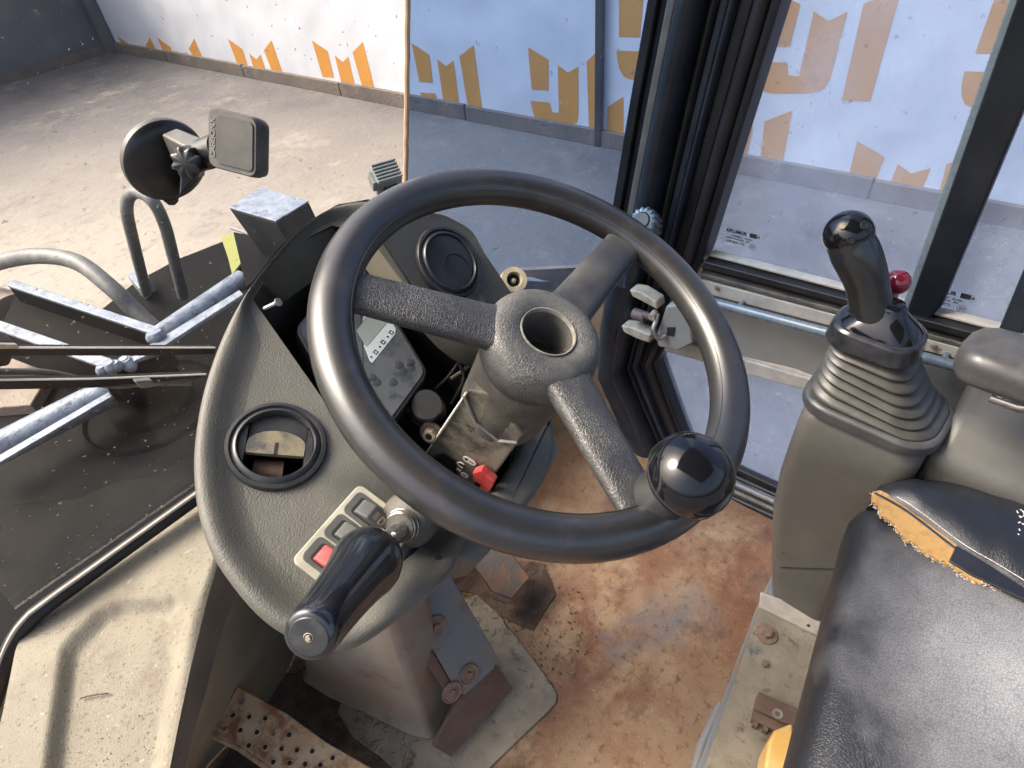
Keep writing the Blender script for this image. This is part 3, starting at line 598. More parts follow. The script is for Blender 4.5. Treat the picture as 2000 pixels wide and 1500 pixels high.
# star knob on the pillar
kf = Fr(P(1262, 437, x=.86), (P(1238, 420, x=.86) * 0 + V((-.75, -.1, .62))), up=(0, 0, 1))
kn = thing('star_knob', kf.o, 'small ribbed dark blue grey knob on the front pillar just above the wheel rim', 'knob')
mb = MB(); mb.lathe(kf, [(.0001, .026), (.017, .026), (.021, .024), (.0245, .018), (.0245, -.016), (.021, -.021), (.011, -.026), (.011, -.06)], 56, mod=lambda a, j: (.0014 * (1 if math.sin(a * 14) > 0 else -1)) if 2 <= j <= 4 else 0); mb.build('ribbed_grip', 'handrail', kn, ang=25)
mb = MB(); mb.lathe(kf, [(.0001, .029), (.013, .029), (.0155, .026)], 32); mb.build('cap_disc', 'black', kn)

# roof over the seat, out of view above: shades the cab and shows in the glossy knob
mb = MB(); mb.prism([(-.25, -1.1, 1.72), (.98, -1.1, 1.72), (.98, .48, 1.72), (-.25, .48, 1.72)], V((0, 0, .04)))
tag(mb.build('cab_roof', 'sidepanel', bevel=.01), 'pale headliner of the cab roof', kind='structure')
# ================================================================== EXTERIOR PARTS OF THE MACHINE
ex = thing('front_frame', (.1, 1.4, -.9), 'black front frame of the machine with scraped steel V braces, outside the windscreen', 'machine frame')
ZE = -.12
def E(px, py, z=ZE): return P(px, py, z=z)
hullpts = [(-200, 1500), (-60, 1180), (-150, 900), (60, 700), (170, 625), (262, 550), (345, 505), (455, 462), (520, 440), (640, 430), (720, 500), (700, 700), (600, 900), (480, 1200), (300, 1500)]
mb = MB(); mb.prism([E(*p) for p in [(-300, 1300), (-200, 900), (30, 720), (170, 625), (262, 550), (345, 505), (455, 462), (520, 440), (700, 420), (760, 520), (700, 760), (480, 1100), (300, 1400)]], V((0, 0, -.5))); mb.build('frame_deck', 'hull', ex, bevel=.01)
mb = MB(); mb.prism([P(x_, y_, z=ZE + .004) for x_, y_ in ((-150, 1110), (0, 1000), (160, 985), (240, 950), (310, 940), (380, 900), (480, 930), (400, 1300), (0, 1350))], V((0, 0, .03))); mb.build('lower_step', 'hull', ex, bevel=.006)
def chan(p0, p1, wpx, z0, z1, name, m='bright', top=.012):
    a, b = P(*p0, z=z0), P(*p1, z=z0); d = (b - a).normalized(); s_ = d.cross(V((0, 0, 1))).normalized()
    wd = wpx
    mbx = MB(); mbx.prism([a - s_ * wd, b - s_ * wd, b + s_ * wd, a + s_ * wd], V((0, 0, top))); mbx.build(name, m, ex, bevel=.003)
    mbx = MB(); mbx.prism([a - s_ * wd * .9, b - s_ * wd * .9, b + s_ * wd * .9, a + s_ * wd * .9], V((0, 0, z1 - z0))); mbx.build(name + '_web', 'hull', ex, bevel=.003)
chan((25, 557), (305, 650), .016, .12, -.02, 'brace_flange')
chan((-40, 625), (215, 715), .018, .12, -.02, 'brace_flange')
mb = MB(); mb.prism([P(x_, y_, z=.06) for x_, y_ in ((30, 575), (300, 660), (330, 690), (210, 725), (0, 640))], V((0, 0, -.1))); mb.build('brace_plate', 'hull', ex, bevel=.004)
mb = MB(); mb.tube([P(300, 665, z=.10), P(475, 545, z=.10)], .034, 18); mb.build('cross_tube', 'bright', ex)
mb = MB(); mb.prism([P(x_, y_, z=.115) for x_, y_ in ((235, 712), (300, 676), (470, 572), (478, 580), (310, 690), (243, 722))], V((0, 0, .012))); mb.build('brace_edge', 'bright', ex, bevel=.002)
mb = MB(); mb.tube([P(215, 765, z=.0), P(-60, 905, z=.0)], .045, 18); mb.build('cross_tube', 'bright', ex)
mb = MB(); mb.prism([P(x_, y_, z=.03) for x_, y_ in ((215, 770), (222, 778), (-60, 945), (-60, 930))], V((0, 0, .01))); mb.build('brace_edge', 'bright', ex, bevel=.002)
for (px, py, z_) in ((305, 655, .135), (215, 718, .135), (255, 700, .125)):
    c0 = P(px, py, z=z_); mb = MB()
    for k in range(5): mb.sphere(c0 + V((random.uniform(-.02, .02), random.uniform(-.02, .02), random.uniform(-.012, .004))), random.uniform(.014, .022), 10)
    mb.build('weld', 'bright', ex)
mb = MB(); mb.tube([P(-60, 600, z=-.05), P(40, 630, z=-.05)], .11, 24); mb.build('pivot_boss', 'hullrust', ex)
mb = MB(); mb.prism([P(x_, y_, z=-.08) for x_, y_ in ((0, 600), (60, 640), (90, 740), (60, 790), (-60, 800), (-80, 620))], V((0, 0, -.1))); mb.build('side_plate', 'hullrust', ex, bevel=.006)
mb = MB(); fr = Fr(P(300, 790, z=ZE + .002), (0, 0, 1), x=(1, 0, 0)); mb.lathe(fr, [(.05, .02), (.12, .02), (.13, .0), (.20, .0), (.21, .012), (.22, .0)], 40); mb.build('reflection_ring', 'hull', ex)  # faint circles reflected in the windscreen, modelled as a solid ring
mb = MB(); mb.prism([P(x_, y_, z=ZE + .006) for x_, y_ in ((433, 466), (460, 460), (478, 510), (455, 540), (448, 510))], V((0, 0, .01))); mb.build('paint_mark', 'olivegreen', ex)
mb = MB(); mb.prism([P(x_, y_, z=ZE + .006) for x_, y_ in ((262, 560), (290, 550), (306, 565), (286, 588))], V((0, 0, .06))); mb.build('hose_socket', 'bright', ex, bevel=.004)
# hoses
def hose(pts, r, label, m='hose'):
    mbx = MB(); mbx.tube(smooth_path(pts, 8), r, 14); o = mbx.build('hydraulic_hose', m); tag(o, label, 'hose', 'hydraulic hoses outside the windscreen'); return o
hose([P(-60, 535, z=.12), P(0, 512, z=.16), P(75, 500, z=.20), (P(150, 512, z=.20)), P(215, 560, z=.14), P(262, 605, z=.06), P(300, 640, z=0)], .028, 'grey hose running in from the left edge and bending down to the steel brace')
hose([P(286, 570, z=-.08), P(274, 525, z=.05), P(260, 470, z=.2), P(248, 415, z=.33), P(252, 385, z=.38), P(272, 376, z=.4), P(300, 395, z=.38), P(322, 440, z=.28), P(338, 500, z=.14), P(358, 580, z=-.05)], .02, 'grey hose standing up in a tall narrow loop below the phone holder')
# wiper outside the glass
wp = thing('windscreen_wiper', P(20, 700, y=.78), 'black wiper with two thin parallel arms lying low across the windscreen', 'wiper')
WY = (V((0, .775, .56)), V((0, 1, .19)).normalized())
def W_(px, py): return P(px, py, pl=WY)
mb = MB(); mb.prism([W_(-80, 674), W_(30, 679), W_(30, 681), W_(420, 680), W_(420, 692), W_(280, 695), (W_(30, 695)), W_(-80, 696)], V((0, .012, 0))); mb.build('wiper_arm', 'wiperblack', wp, bevel=.001)
mb = MB(); mb.prism([W_(-80, 743), W_(180, 741), W_(400, 731), W_(400, 738), W_(180, 758), W_(-80, 763)], V((0, .012, 0))); mb.build('wiper_arm', 'wiperblack', wp, bevel=.001)
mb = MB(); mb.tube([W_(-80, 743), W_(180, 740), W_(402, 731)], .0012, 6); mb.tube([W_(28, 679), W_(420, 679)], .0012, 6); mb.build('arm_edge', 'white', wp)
mb = MB(); mb.prism([W_(-80, 670), W_(26, 668), W_(34, 680), W_(20, 716), W_(-80, 730)], V((0, .03, 0))); mb.build('arm_joint', 'wiperblack', wp, bevel=.004)
mb = MB(); mb.prism([W_(-80, 666), W_(30, 669), W_(36, 677), W_(-80, 679)], V((0, -.006, 0))); mb.build('joint_cover', 'steel', wp, bevel=.001)
mb = MB(); mb.prism([W_(256, 738), W_(290, 735), W_(296, 748), W_(268, 752)], V((0, -.012, 0))); mb.build('cable_clip', 'hose', wp, bevel=.002)
mb = MB(); mb.tube(smooth_path([P(px, py, y=.755) for px, py in ((-80, 725), (0, 726), (80, 727), (130, 735), (180, 748), (230, 753), (290, 748), (372, 748))], 6), .0042, 10)
tag(mb.build('washer_hose', 'rubberdust'), 'thin tan cable clipped along the lower wiper arm', 'cable')
# headlamp box and grey casting outside
hb = thing('headlamp_box', P(520, 440, z=.1), 'black headlamp box with pale top outside the windscreen, above the dashboard edge', 'lamp housing')
T0 = [P(448, 408, z=.30), P(512, 368, z=.30), P(604, 396, z=.30), P(540, 435, z=.30)]
ctr = sum(T0, V()) / 4
mb = MB(); lo = [ctr + (p - ctr) * .92 + V((.02, -.03, -.17)) for p in T0]; mb.add(T0 + lo, [[0, 1, 2, 3], [7, 6, 5, 4]] + [[i, (i + 1) % 4, (i + 1) % 4 + 4, i + 4] for i in range(4)]); mb.build('box_shell', 'lightbox', hb, bevel=.004)
mb = MB(); mb.prism([p + V((0, 0, .001)) for p in T0], V((0, 0, .006))); mb.build('top_cover', 'bright', hb, bevel=.002)
mb = MB(); a = P(560, 425, z=.25); mb.box(Fr(a, (.3, -1, 0), up=(0, 0, 1)), -.035, .05, -.03, .03, 0, .02); mb.build('lamp_lens', 'white', hb, bevel=.006)
mb = MB(); mb.tube([P(452, 445, z=.12), P(500, 462, z=.12), P(512, 478, z=.1), P(500, 500, z=.05), P(470, 560, z=-.1)], .006, 8); mb.build('bracket_rod', 'bluemetal', hb)
mb = MB(); mb.prism([P(x_, y_, z=.13) for x_, y_ in ((455, 452), (505, 462), (540, 520), (480, 560))], V((0, 0, -.3))); mb.build('bracket_plate', 'hull', hb, bevel=.004)
mb = MB(); cpt = P(755, 335, z=.25)
fr = Fr(cpt, (-.2, -.55, .8), up=(0, 0, 1)); 
cs = thing('mirror_bracket', cpt, 'grey green finned casting outside the glass, above the left of the wheel rim', 'casting')
mb = MB(); mb.slab(fr, rrect(.10, .08, .012), -.10, 0); mb.build('casting_body', 'grey', cs, bevel=.005)
for k in range(6):
    mb = MB(); mb.box(fr, -.045, .05, .036 - k * .014 - .003, .036 - k * .014 + .003, 0, .009); mb.build('fin', 'grey', cs, bevel=.0015)
mb = MB(); mb.box(fr, -.065, -.045, -.03, .02, -.06, -.005); mb.build('side_lug', 'grey', cs, bevel=.003)
mb = MB(); mb.tube([cpt + V((0, 0, -.05)), cpt + V((.02, .02, -1.0))], .03, 12); mb.build('stay_tube', 'hull', cs)

# ================================================================== LEFT LEDGE
LZ = ZB - .045
def Lp(px, py, dz=0): return P(px, py, z=LZ + dz)
lr = thing('window_ledge', Lp(200, 1300), 'beige sand dusted moulded ledge below the windscreen, at the lower left', 'ledge')
edge1 = [(500, 900), (470, 960), (433, 1060), (400, 1170), (368, 1300), (342, 1420), (318, 1540), (280, 1750)]
edge2 = [(560, 980), (520, 1040), (465, 1145), (432, 1240), (402, 1350), (375, 1440), (352, 1540), (320, 1750)]
top_back = [(520, 860), (380, 958), (240, 1060), (120, 1148), (60, 1200), (30, 1270), (8, 1380), (-30, 1540), (-60, 1750)]
# surface grid between back line and edge1 with the moulded recess
def poly_at(pl_, t):
    L_ = [0]
    for i in range(1, len(pl_)): L_.append(L_[-1] + math.dist(pl_[i], pl_[i - 1]))
    s_ = t * L_[-1]
    for i in range(1, len(pl_)):
        if s_ <= L_[i] + 1e-9:
            k = (s_ - L_[i - 1]) / (L_[i] - L_[i - 1]); return (pl_[i - 1][0] + (pl_[i][0] - pl_[i - 1][0]) * k, pl_[i - 1][1] + (pl_[i][1] - pl_[i - 1][1]) * k)
    return pl_[-1]
# recess outline (pixel polygon) measured in the photo: deeper inside
REC = [(318, 1163), (225, 1166), (185, 1185), (140, 1230), (113, 1262), (108, 1300), (90, 1420), (75, 1540), (60, 1750), (420, 1750), (420, 1540), (440, 1300), (440, 1200)]
def rec_depth(x_, y_):
    inside = False; dmin = 1e9; n = len(REC)
    for i in range(n):
        (x0, y0), (x1, y1) = REC[i], REC[(i + 1) % n]
        if (y0 > y_) != (y1 > y_) and x_ < (x1 - x0) * (y_ - y0) / (y1 - y0) + x0: inside = not inside
        if i < 8:
            l2 = (x1 - x0) ** 2 + (y1 - y0) ** 2; t = max(0, min(1, ((x_ - x0) * (x1 - x0) + (y_ - y0) * (y1 - y0)) / l2))
            dmin = min(dmin, math.hypot(x_ - x0 - t * (x1 - x0), y_ - y0 - t * (y1 - y0)))
    if not inside: return 0
    fade = max(0, min(1, (370 - x_) / 60 + (y_ - 1180) / 500)) if x_ > 250 else 1
    t = min(1, dmin / 26); return .017 * (3 * t * t - 2 * t ** 3) * max(.0, min(1, fade))
nu, nv = 70, 120; vs = []; fs = []
for j in range(nv):
    a = poly_at(top_back, j / (nv - 1)); b = poly_at(edge1, j / (nv - 1))
    for i in range(nu):
        k = i / (nu - 1); x_, y_ = a[0] + (b[0] - a[0]) * k, a[1] + (b[1] - a[1]) * k
        e = max(0, (k - .93) / .07)
        vs.append(Lp(x_, y_) + V((0, 0, -rec_depth(x_, y_) * min(1, (1 - k) / .14) - .006 * e * e)))
for j in range(nv - 1):
    for i in range(nu - 1): fs.append([j * nu + i, j * nu + i + 1, (j + 1) * nu + i + 1, (j + 1) * nu + i])
mb = MB(); mb.add(vs, fs); mb.build('ledge_top', 'ledge', lr, ang=80)
r1 = [Lp(*poly_at(edge1, j / 40), -.006) for j in range(41)]; r2 = [P(*poly_at(edge2, j / 40), z=LZ - .10) for j in range(41)]; r3 = [P(*poly_at([(640, 1100), (600, 1200), (566, 1300), (530, 1360), (455, 1440), (400, 1500), (350, 1580), (320, 1750)], j / 40), z=.004) for j in range(41)]
mid = [a.lerp(b, .12) + V((.003, 0, .002)) for a, b in zip(r1, r2)]
mb = MB(); n = 41; mb.add(r1 + mid + r2, [[i, i + 1, n + i + 1, n + i] for i in range(n - 1)] + [[n + i, n + i + 1, 2 * n + i + 1, 2 * n + i] for i in range(n - 1)]); mb.build('ledge_side', 'ledgeside', lr, ang=60)
mb = MB(); mb.add(r2 + r3, [[i, i + 1, n + i + 1, n + i] for i in range(n - 1)]); mb.build('lower_side_sheet', 'olive', lr)
# twig and a small button on the dusty ledge
mb = MB(); mb.tube(smooth_path([Lp(157, 1364, .0 - .013), Lp(180, 1358, -.012), Lp(212, 1354, -.013)], 4), .0009, 6); tag(mb.build('dry_twig', 'rustedge'), 'thin dry twig lying in the dust of the beige ledge', 'twig')
mb = MB()
for _ in range(700):
    x_, y_ = random.uniform(90, 390), random.uniform(1180, 1500)
    dph = rec_depth(x_, y_)
    if dph < .010: continue
    mb.sphere(Lp(x_, y_, -dph + .0004), random.uniform(.0002, .0007), 5)
tag(mb.build('grit', 'pedestal'), 'fine grit scattered over the ledge recess', kind='stuff')

# ================================================================== STEERING WHEEL
CW = V((.32678, .29649, .84681)); NW = V((.0879, -.4384, .8945)).normalized()
WF = Fr(CW, NW, x=(1, 0, 0))
sw = thing('steering_wheel', CW, 'black three spoke steering wheel with crackled hub and worn shiny rim', 'steering wheel')
rings = []
seg = 120
prof = []
for k in range(28):
    a = 2 * math.pi * k / 28; r = .0187
    prof.append([r * math.cos(a), r * .96 * math.sin(a)])
for j in range(seg):
    th = 2 * math.pi * j / seg; c, s_ = math.cos(th), math.sin(th); ring = []
    for (a, b) in prof: ring.append(WF.p((.19 + a) * c, (.19 + a) * s_, b))
    rings.append(ring)
mb = MB(); mb.loft(rings, closed=True); mb.build('rim', 'rim', sw, ang=60)
# fine mould line round the inner side
mb = MB(); mb.tube([WF.p((.19 - .0187 * math.cos(.62)) * math.cos(t), (.19 - .0187 * math.cos(.62)) * math.sin(t), .0187 * .96 * math.sin(.62)) for t in [2 * math.pi * k / 120 for k in range(120)]], .0007, 6, closed=True); mb.build('mould_line', 'rim', sw)
for ai, ang in enumerate((130.3, 10.0, 249.2)):
    t = R(ang); d = WF.u * math.cos(t) + WF.v * math.sin(t); s_ = WF.n.cross(d)
    rings = []
    for k in range(22):
        q = k / 21; rr = .036 + (.1835 - .036) * q
        wd = .0235 - .0035 * q + .010 * max(0, (q - .90) / .10) ** 2 + .006 * max(0, (.16 - q) / .16) ** 2
        th = .0085 + .003 * (1 - q) - .001 * max(0, (q - .88) / .12)
        hh = -.009 + .006 * q
        ring = []
        for m_ in range(20):
            a = 2 * math.pi * m_ / 20; ca_, sa_ = math.cos(a), math.sin(a)
            ex_ = .55; xx = math.copysign(abs(ca_) ** ex_, ca_) * wd; zz = math.copysign(abs(sa_) ** .75, sa_) * th
            ring.append(WF.o + d * rr + s_ * xx + WF.n * (hh + zz))
        rings.append(ring)
    mb = MB(); mb.loft(rings); mb.build('spoke', 'spoke' if ai != 1 else 'spoke_plain', sw, ang=70)
hp = [(.0265, -.0), (.0265, .0035), (.0285, .005), (.038, .0058), (.046, .005), (.052, .0015), (.0560, -.0055), (.0575, -.014), (.0573, -.026), (.0555, -.034), (.052, -.040), (.0505, -.046)]
mb = MB(); mb.lathe(WF, hp, 72); mb.build('hub', 'hubm', sw, ang=60)
mb = MB(); mb.lathe(WF, [(.0270, .004), (.0268, .0062), (.0258, .0062), (.0250, .004), (.0245, -.004)], 56); mb.build('hub_ring', 'hubring', sw)
mb = MB(); mb.lathe(WF, [(.0248, .002), (.0235, -.02), (.021, -.034), (.0001, -.036)], 48); mb.build('hub_cup', 'rubberdust', sw, ang=60)
mb = MB(); mb.lathe(WF, [(.0001, -.024), (.010, -.025), (.0125, -.030), (.0125, -.036)], 24); mb.build('hub_nut', 'rubber', sw)
# spinner knob
kb = WF.p(-.050, -.168, .008); kax = WF.n
KF = Fr(kb, WF.n, x=WF.u)
mb = MB(); mb.lathe(KF, [(.0235, .002), (.0215, .010), (.018, .018), (.0165, .026), (.019, .031)], 40); mb.build('knob_neck', 'black', sw)
mb = MB()
kp = [(.0150, .030), (.024, .0305), (.0300, .035), (.0328, .0435)]
mb.lathe(KF, kp, 48, caps=(True, False)); mb.build('knob_cup', 'blackgloss', sw)
kp = [(.0332, .0440)]
for k in range(1, 15):
    a = R(90 * k / 14); kp.append((.0334 * math.cos(a) + .00005, .046 + .031 * math.sin(a)))
mb = MB(); mb.lathe(KF, kp, 64, caps=(False, True)); mb.build('spinner_knob', 'knob', sw, ang=80)
mb = MB(); mb.lathe(KF, [(.0325, .0415), (.0333, .0422), (.0333, .0436), (.0325, .0440)], 56); mb.build('knob_seam', 'cream' if False else 'black', sw)

# ================================================================== STEERING COLUMN
sc = thing('steering_column', WF.p(0, 0, -.3), 'dusty steering column with ribbed collar below the wheel hub', 'steering column')
cp = [(.0500, -.044)]
for k in range(7):
    z0 = -.048 - k * .0125; cp += [(.0505 - .0004 * k, z0), (.0505 - .0004 * k, z0 - .0100), (.0500 - .0004 * k, z0 - .0106), (.0500 - .0004 * k, z0 - .0116)]
cp += [(.0475, -.136), (.043, -.140)]
mb = MB(); mb.lathe(WF, cp, 56, caps=(False, True)); mb.build('ribbed_collar', 'rubberdust', sc, ang=30)
mb = MB(); mb.lathe(WF, [(.030, -.13), (.030, -.70)], 24); mb.build('column_tube', 'brownplate', sc)
# housing: face towards the door side
wvec = V((-.35, -.94, 0)); wvec = (wvec - NW * wvec.dot(NW)).normalized(); svec = NW.cross(wvec); svec = svec if svec.x < 0 else -svec
_hv = CAM - WF.p(0, 0, -.2); svec = (_hv - NW * _hv.dot(NW)).normalized(); wvec = svec.cross(NW); HP = (WF.p(0, 0, -.2) + svec * .047, svec)
HF = Fr(HP[0], svec, x=wvec)
def hq(px, py): return P(px, py, pl=HP)
face = [hq(912, 762), hq(962, 770), hq(1005, 828), hq(1022, 850), hq(925, 986), hq(860, 1075), hq(760, 985), hq(834, 882)]
mb = MB(); mb.prism(face, -svec * .05); mb.build('column_housing', 'housing', sc, bevel=.003)
mb = MB(); mb.tube([hq(912, 765) + svec * .001, hq(835, 881) + svec * .001, hq(770, 975) + svec * .001], .0011, 6); mb.build('housing_edge', 'white', sc)
mb = MB(); mb.tube([hq(908, 770) + svec * .002, hq(930, 822) + svec * .002, hq(975, 858) + svec * .002, hq(1012, 862) + svec * .002], .0018, 8); mb.build('collar_lip', 'hubring', sc)
mb = MB(); mb.prism([hq(846, 893) + svec * .0004, hq(866, 884) + svec * .0004, hq(888, 898) + svec * .0004, hq(893, 922) + svec * .0004, hq(905, 960) + svec * .0004, hq(880, 990) + svec * .0004, hq(840, 960) + svec * .0004, hq(818, 925) + svec * .0004], svec * .001); mb.build('rub_patch', 'black', sc)
# printed lock symbols
def sym(px, py, ring=False, sc_=1.0):
    c = HF.at(px, py, .0012); ang = math.atan2(*(reversed([HF.at(px + 20, py + 12, 0)[i] - HF.at(px, py, 0)[i] for i in (0, 1)])))
    return HF.sub(c[0], c[1], .0012, ang)
f1 = sym(917, 900); mb = MB(); mb.slab(f1, rrect(.017, .0115, .0055, 5), 0, .0004); mb.build('lock_print', 'white', sc)
mb = MB(); mb.slab(f1, rrect(.0035, .004, .0005, 2, -.004, 0), .0003, .0007); mb.slab(f1, rrect(.005, .0012, .0004, 2, .003, 0), .0003, .0007); mb.build('lock_keyhole', 'black', sc)
f2 = sym(903, 925); mb = MB(); mb.slab(f2, rrect(.010, .010, .004, 5, .003, 0), 0, .0004)
f2b = sym(901, 908)
for k in range(14):
    a0, a1 = R(60 + k * 18), R(60 + (k + 1) * 18)
    mb.slab(f2b, [(.0035 * math.cos(a0), .0035 * math.sin(a0)), (.0058 * math.cos(a0), .0058 * math.sin(a0)), (.0058 * math.cos(a1), .0058 * math.sin(a1)), (.0035 * math.cos(a1), .0035 * math.sin(a1))], 0, .0004)
mb.build('lock_print', 'white', sc)
mb = MB(); mb.slab(f2, rrect(.005, .0012, .0004, 2, .003, 0), .0003, .0007); mb.build('lock_keyhole', 'black', sc)
f3 = sym(896, 918); text_mesh('N', f3, .007, M['white'], 'letter_print', sc, bold=.0003)
# nut on washer behind the housing edge
nf = Fr(hq(840, 850) + svec * -.004, (svec + NW * .5).normalized(), up=(0, 0, 1)); mb = MB(); mb.lathe(nf, [(.0001, 0), (.0135, 0), (.0135, .002), (.0001, .002)], 28); mb.build('washer', 'rustbolt', sc)
mb = MB(); mb.slab(nf, ngon(.008), .002, .010); mb.build('nut', 'cream', sc, bevel=.0008)
mb = MB(); mb.lathe(nf, [(.0001, .0102), (.004, .0103)], 12); mb.build('nut_bore', 'void', sc)
# red locking lever
def hp3(px, py, h): return P(px, py, pl=(HP[0] + svec * h, svec))
lv = thing('locking_lever', hp3(948, 930, .0), 'small red plastic locking lever on the steering column housing', 'lever')
mb = MB(); mb.prism([hp3(*p, .004) for p in ((930, 911), (946, 906), (973, 929), (964, 948), (948, 935), (933, 925))], svec * .010); mb.build('lever_grip', 'red', lv, bevel=.0015)
mb = MB(); mb.prism([hp3(*p, -.008) for p in ((946, 937), (962, 949), (955, 960), (936, 950))], svec * .013); mb.build('lever_arm', 'red', lv, bevel=.001)
mb = MB(); mb.prism([hp3(*p, .0006) for p in ((925, 946), (938, 932), (946, 937), (936, 952))], svec * .001); mb.build('lever_slot', 'void', lv)

# ================================================================== DASHBOARD
DH = -.115
DF = Fr(WF.p(0, 0, DH), NW, x=(1, 0, 0))
da = thing('dashboard', WF.p(-.1, .1, -.3), 'olive grey moulded dashboard shell with an open dark centre behind the wheel', 'dashboard')
OUT = [(700, 391), (640, 408), (585, 447), (540, 495), (500, 545), (462, 605), (428, 680), (402, 762), (387, 850), (385, 925), (394, 995), (415, 1062), (448, 1118), (500, 1180), (560, 1225), (640, 1255), (700, 1250), (770, 1205), (840, 1150), (888, 1100, -.012), (897, 1065, -.04), (925, 1030, -.075), (1000, 968, -.095), (1045, 905, -.095), (1035, 840, -.095), (1000, 700, -.05), (960, 600), (880, 500), (800, 440), (750, 400)]
CAV = [(486, 560), (530, 512), (590, 455), (650, 425), (720, 440), (770, 500), (830, 570), (930, 640, -.02), (1000, 740, -.06), (1012, 840, -.09), (1000, 905, -.09), (950, 975, -.09), (890, 1005, -.05), (850, 985, -.02), (800, 960), (720, 880), (640, 778), (560, 665)]
def o3(p): h = p[2] if len(p) > 2 else 0; return V((*DF.at(p[0], p[1], h), h))
oc = [o3(p) for p in OUT]; oc = [p for p in smooth_path(oc, 4, closed=True)]
cc = [o3(p) for p in CAV]
ctr = sum(oc, V()) / len(oc)
def offs(loop, d):
    n = len(loop); out = []
    area = sum(loop[i].x * loop[(i + 1) % n].y - loop[(i + 1) % n].x * loop[i].y for i in range(n)); sg = 1 if area > 0 else -1
    for i in range(n):
        t = (loop[(i + 1) % n] - loop[i - 1]); t.z = 0; t.normalize(); nn = V((t.y, -t.x, 0)) * sg; out.append(loop[i] + nn * d)
    return out
def near(q, loop):
    m_ = 1e9
    for i in range(len(loop)):
        a, b = loop[i - 1], loop[i]; l2 = (b - a).length_squared; t = max(0, min(1, (q - a).dot(b - a) / l2)); m_ = min(m_, (a + (b - a) * t - q).length)
    return m_
LS = [max(.12, min(1, (near(q, cc) - .004) / .036)) for q in oc]
for _ in range(3): LS = [min(LS[i], (LS[i - 1] + LS[i] + LS[(i + 1) % len(LS)]) / 3 + .02) for i in range(len(LS))]
def offv(d):
    o_ = offs(oc, 1.0); return [q + (p - q) * (d * LS[i]) for i, (q, p) in enumerate(zip(oc, o_))]
def lp3(loop, h): return [DF.p(q.x, q.y, h + q.z) for q in loop]
# shell: lip + skirt
rings = [lp3(offv(-.034), -.0125), lp3(offv(-.028), -.0118), lp3(offv(-.021), -.0088), lp3(offv(-.014), -.0042), lp3(offv(-.008), -.0012), lp3(offv(-.003), -.0006), lp3(offs(oc, .001), -.003), lp3(offs(oc, .003), -.009), lp3(offs(oc, .001), -.03), lp3(offs(oc, -.010), -.075), lp3(offs(oc, -.022), -.15)]
mb = MB(); mb.loft(rings, cap0=False, cap1=False); mb.build('shell_lip', 'dash', da, ang=60)
# face with the opening
bm = bmesh.new()
FH = -.0125
inner = offv(-.034)
cv = DF.at(540, 871, FH); hole = [V((cv[0] + .0445 * .735 * math.cos(2 * math.pi * k / 48), cv[1] + .0445 * .735 * math.sin(2 * math.pi * k / 48), 0)) for k in range(48)]
eds = []
for lp_ in (inner, cc, hole):
    vv = [bm.verts.new(p) for p in lp3(lp_, FH)]
    eds += [bm.edges.new((vv[i], vv[(i + 1) % len(vv)])) for i in range(len(vv))]
bmesh.ops.triangle_fill(bm, use_beauty=True, use_dissolve=False, edges=eds, normal=NW)
fm = MB(); bm.verts.index_update(); fm.add([v.co.copy() for v in bm.verts], [[v.index for v in f.verts] for f in bm.faces]); bm.free()
fm.build('shell_face', 'dash', da, ang=60)
# cavity walls
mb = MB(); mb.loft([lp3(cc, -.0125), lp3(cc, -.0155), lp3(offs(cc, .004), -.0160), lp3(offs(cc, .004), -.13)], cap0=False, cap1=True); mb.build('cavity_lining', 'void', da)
# overhanging hood along the top left of the opening
hd_o = [DF.at(*p) for p in [(486, 560), (500, 540), (545, 480), (600, 432), (660, 398), (720, 388), (790, 402)]]
hd_i = [DF.at(*p) for p in [(492, 566), (556, 586), (610, 545), (660, 500), (710, 470), (760, 450), (800, 450)]]
up_ = [DF.p(a, b, -.001) for a, b in hd_o]; dn_ = [DF.p(a, b, -.050) for a, b in [DF.at(*p, -.05) for p in [(492, 566), (556, 588), (612, 548), (665, 500), (712, 468), (760, 452), (800, 452)]]]
n = len(up_); mb = MB(); mb.add(up_ + dn_, [[i, i + 1, n + i + 1, n + i] for i in range(n - 1)]); mb.build('hood_underside', 'dash', da, ang=80)

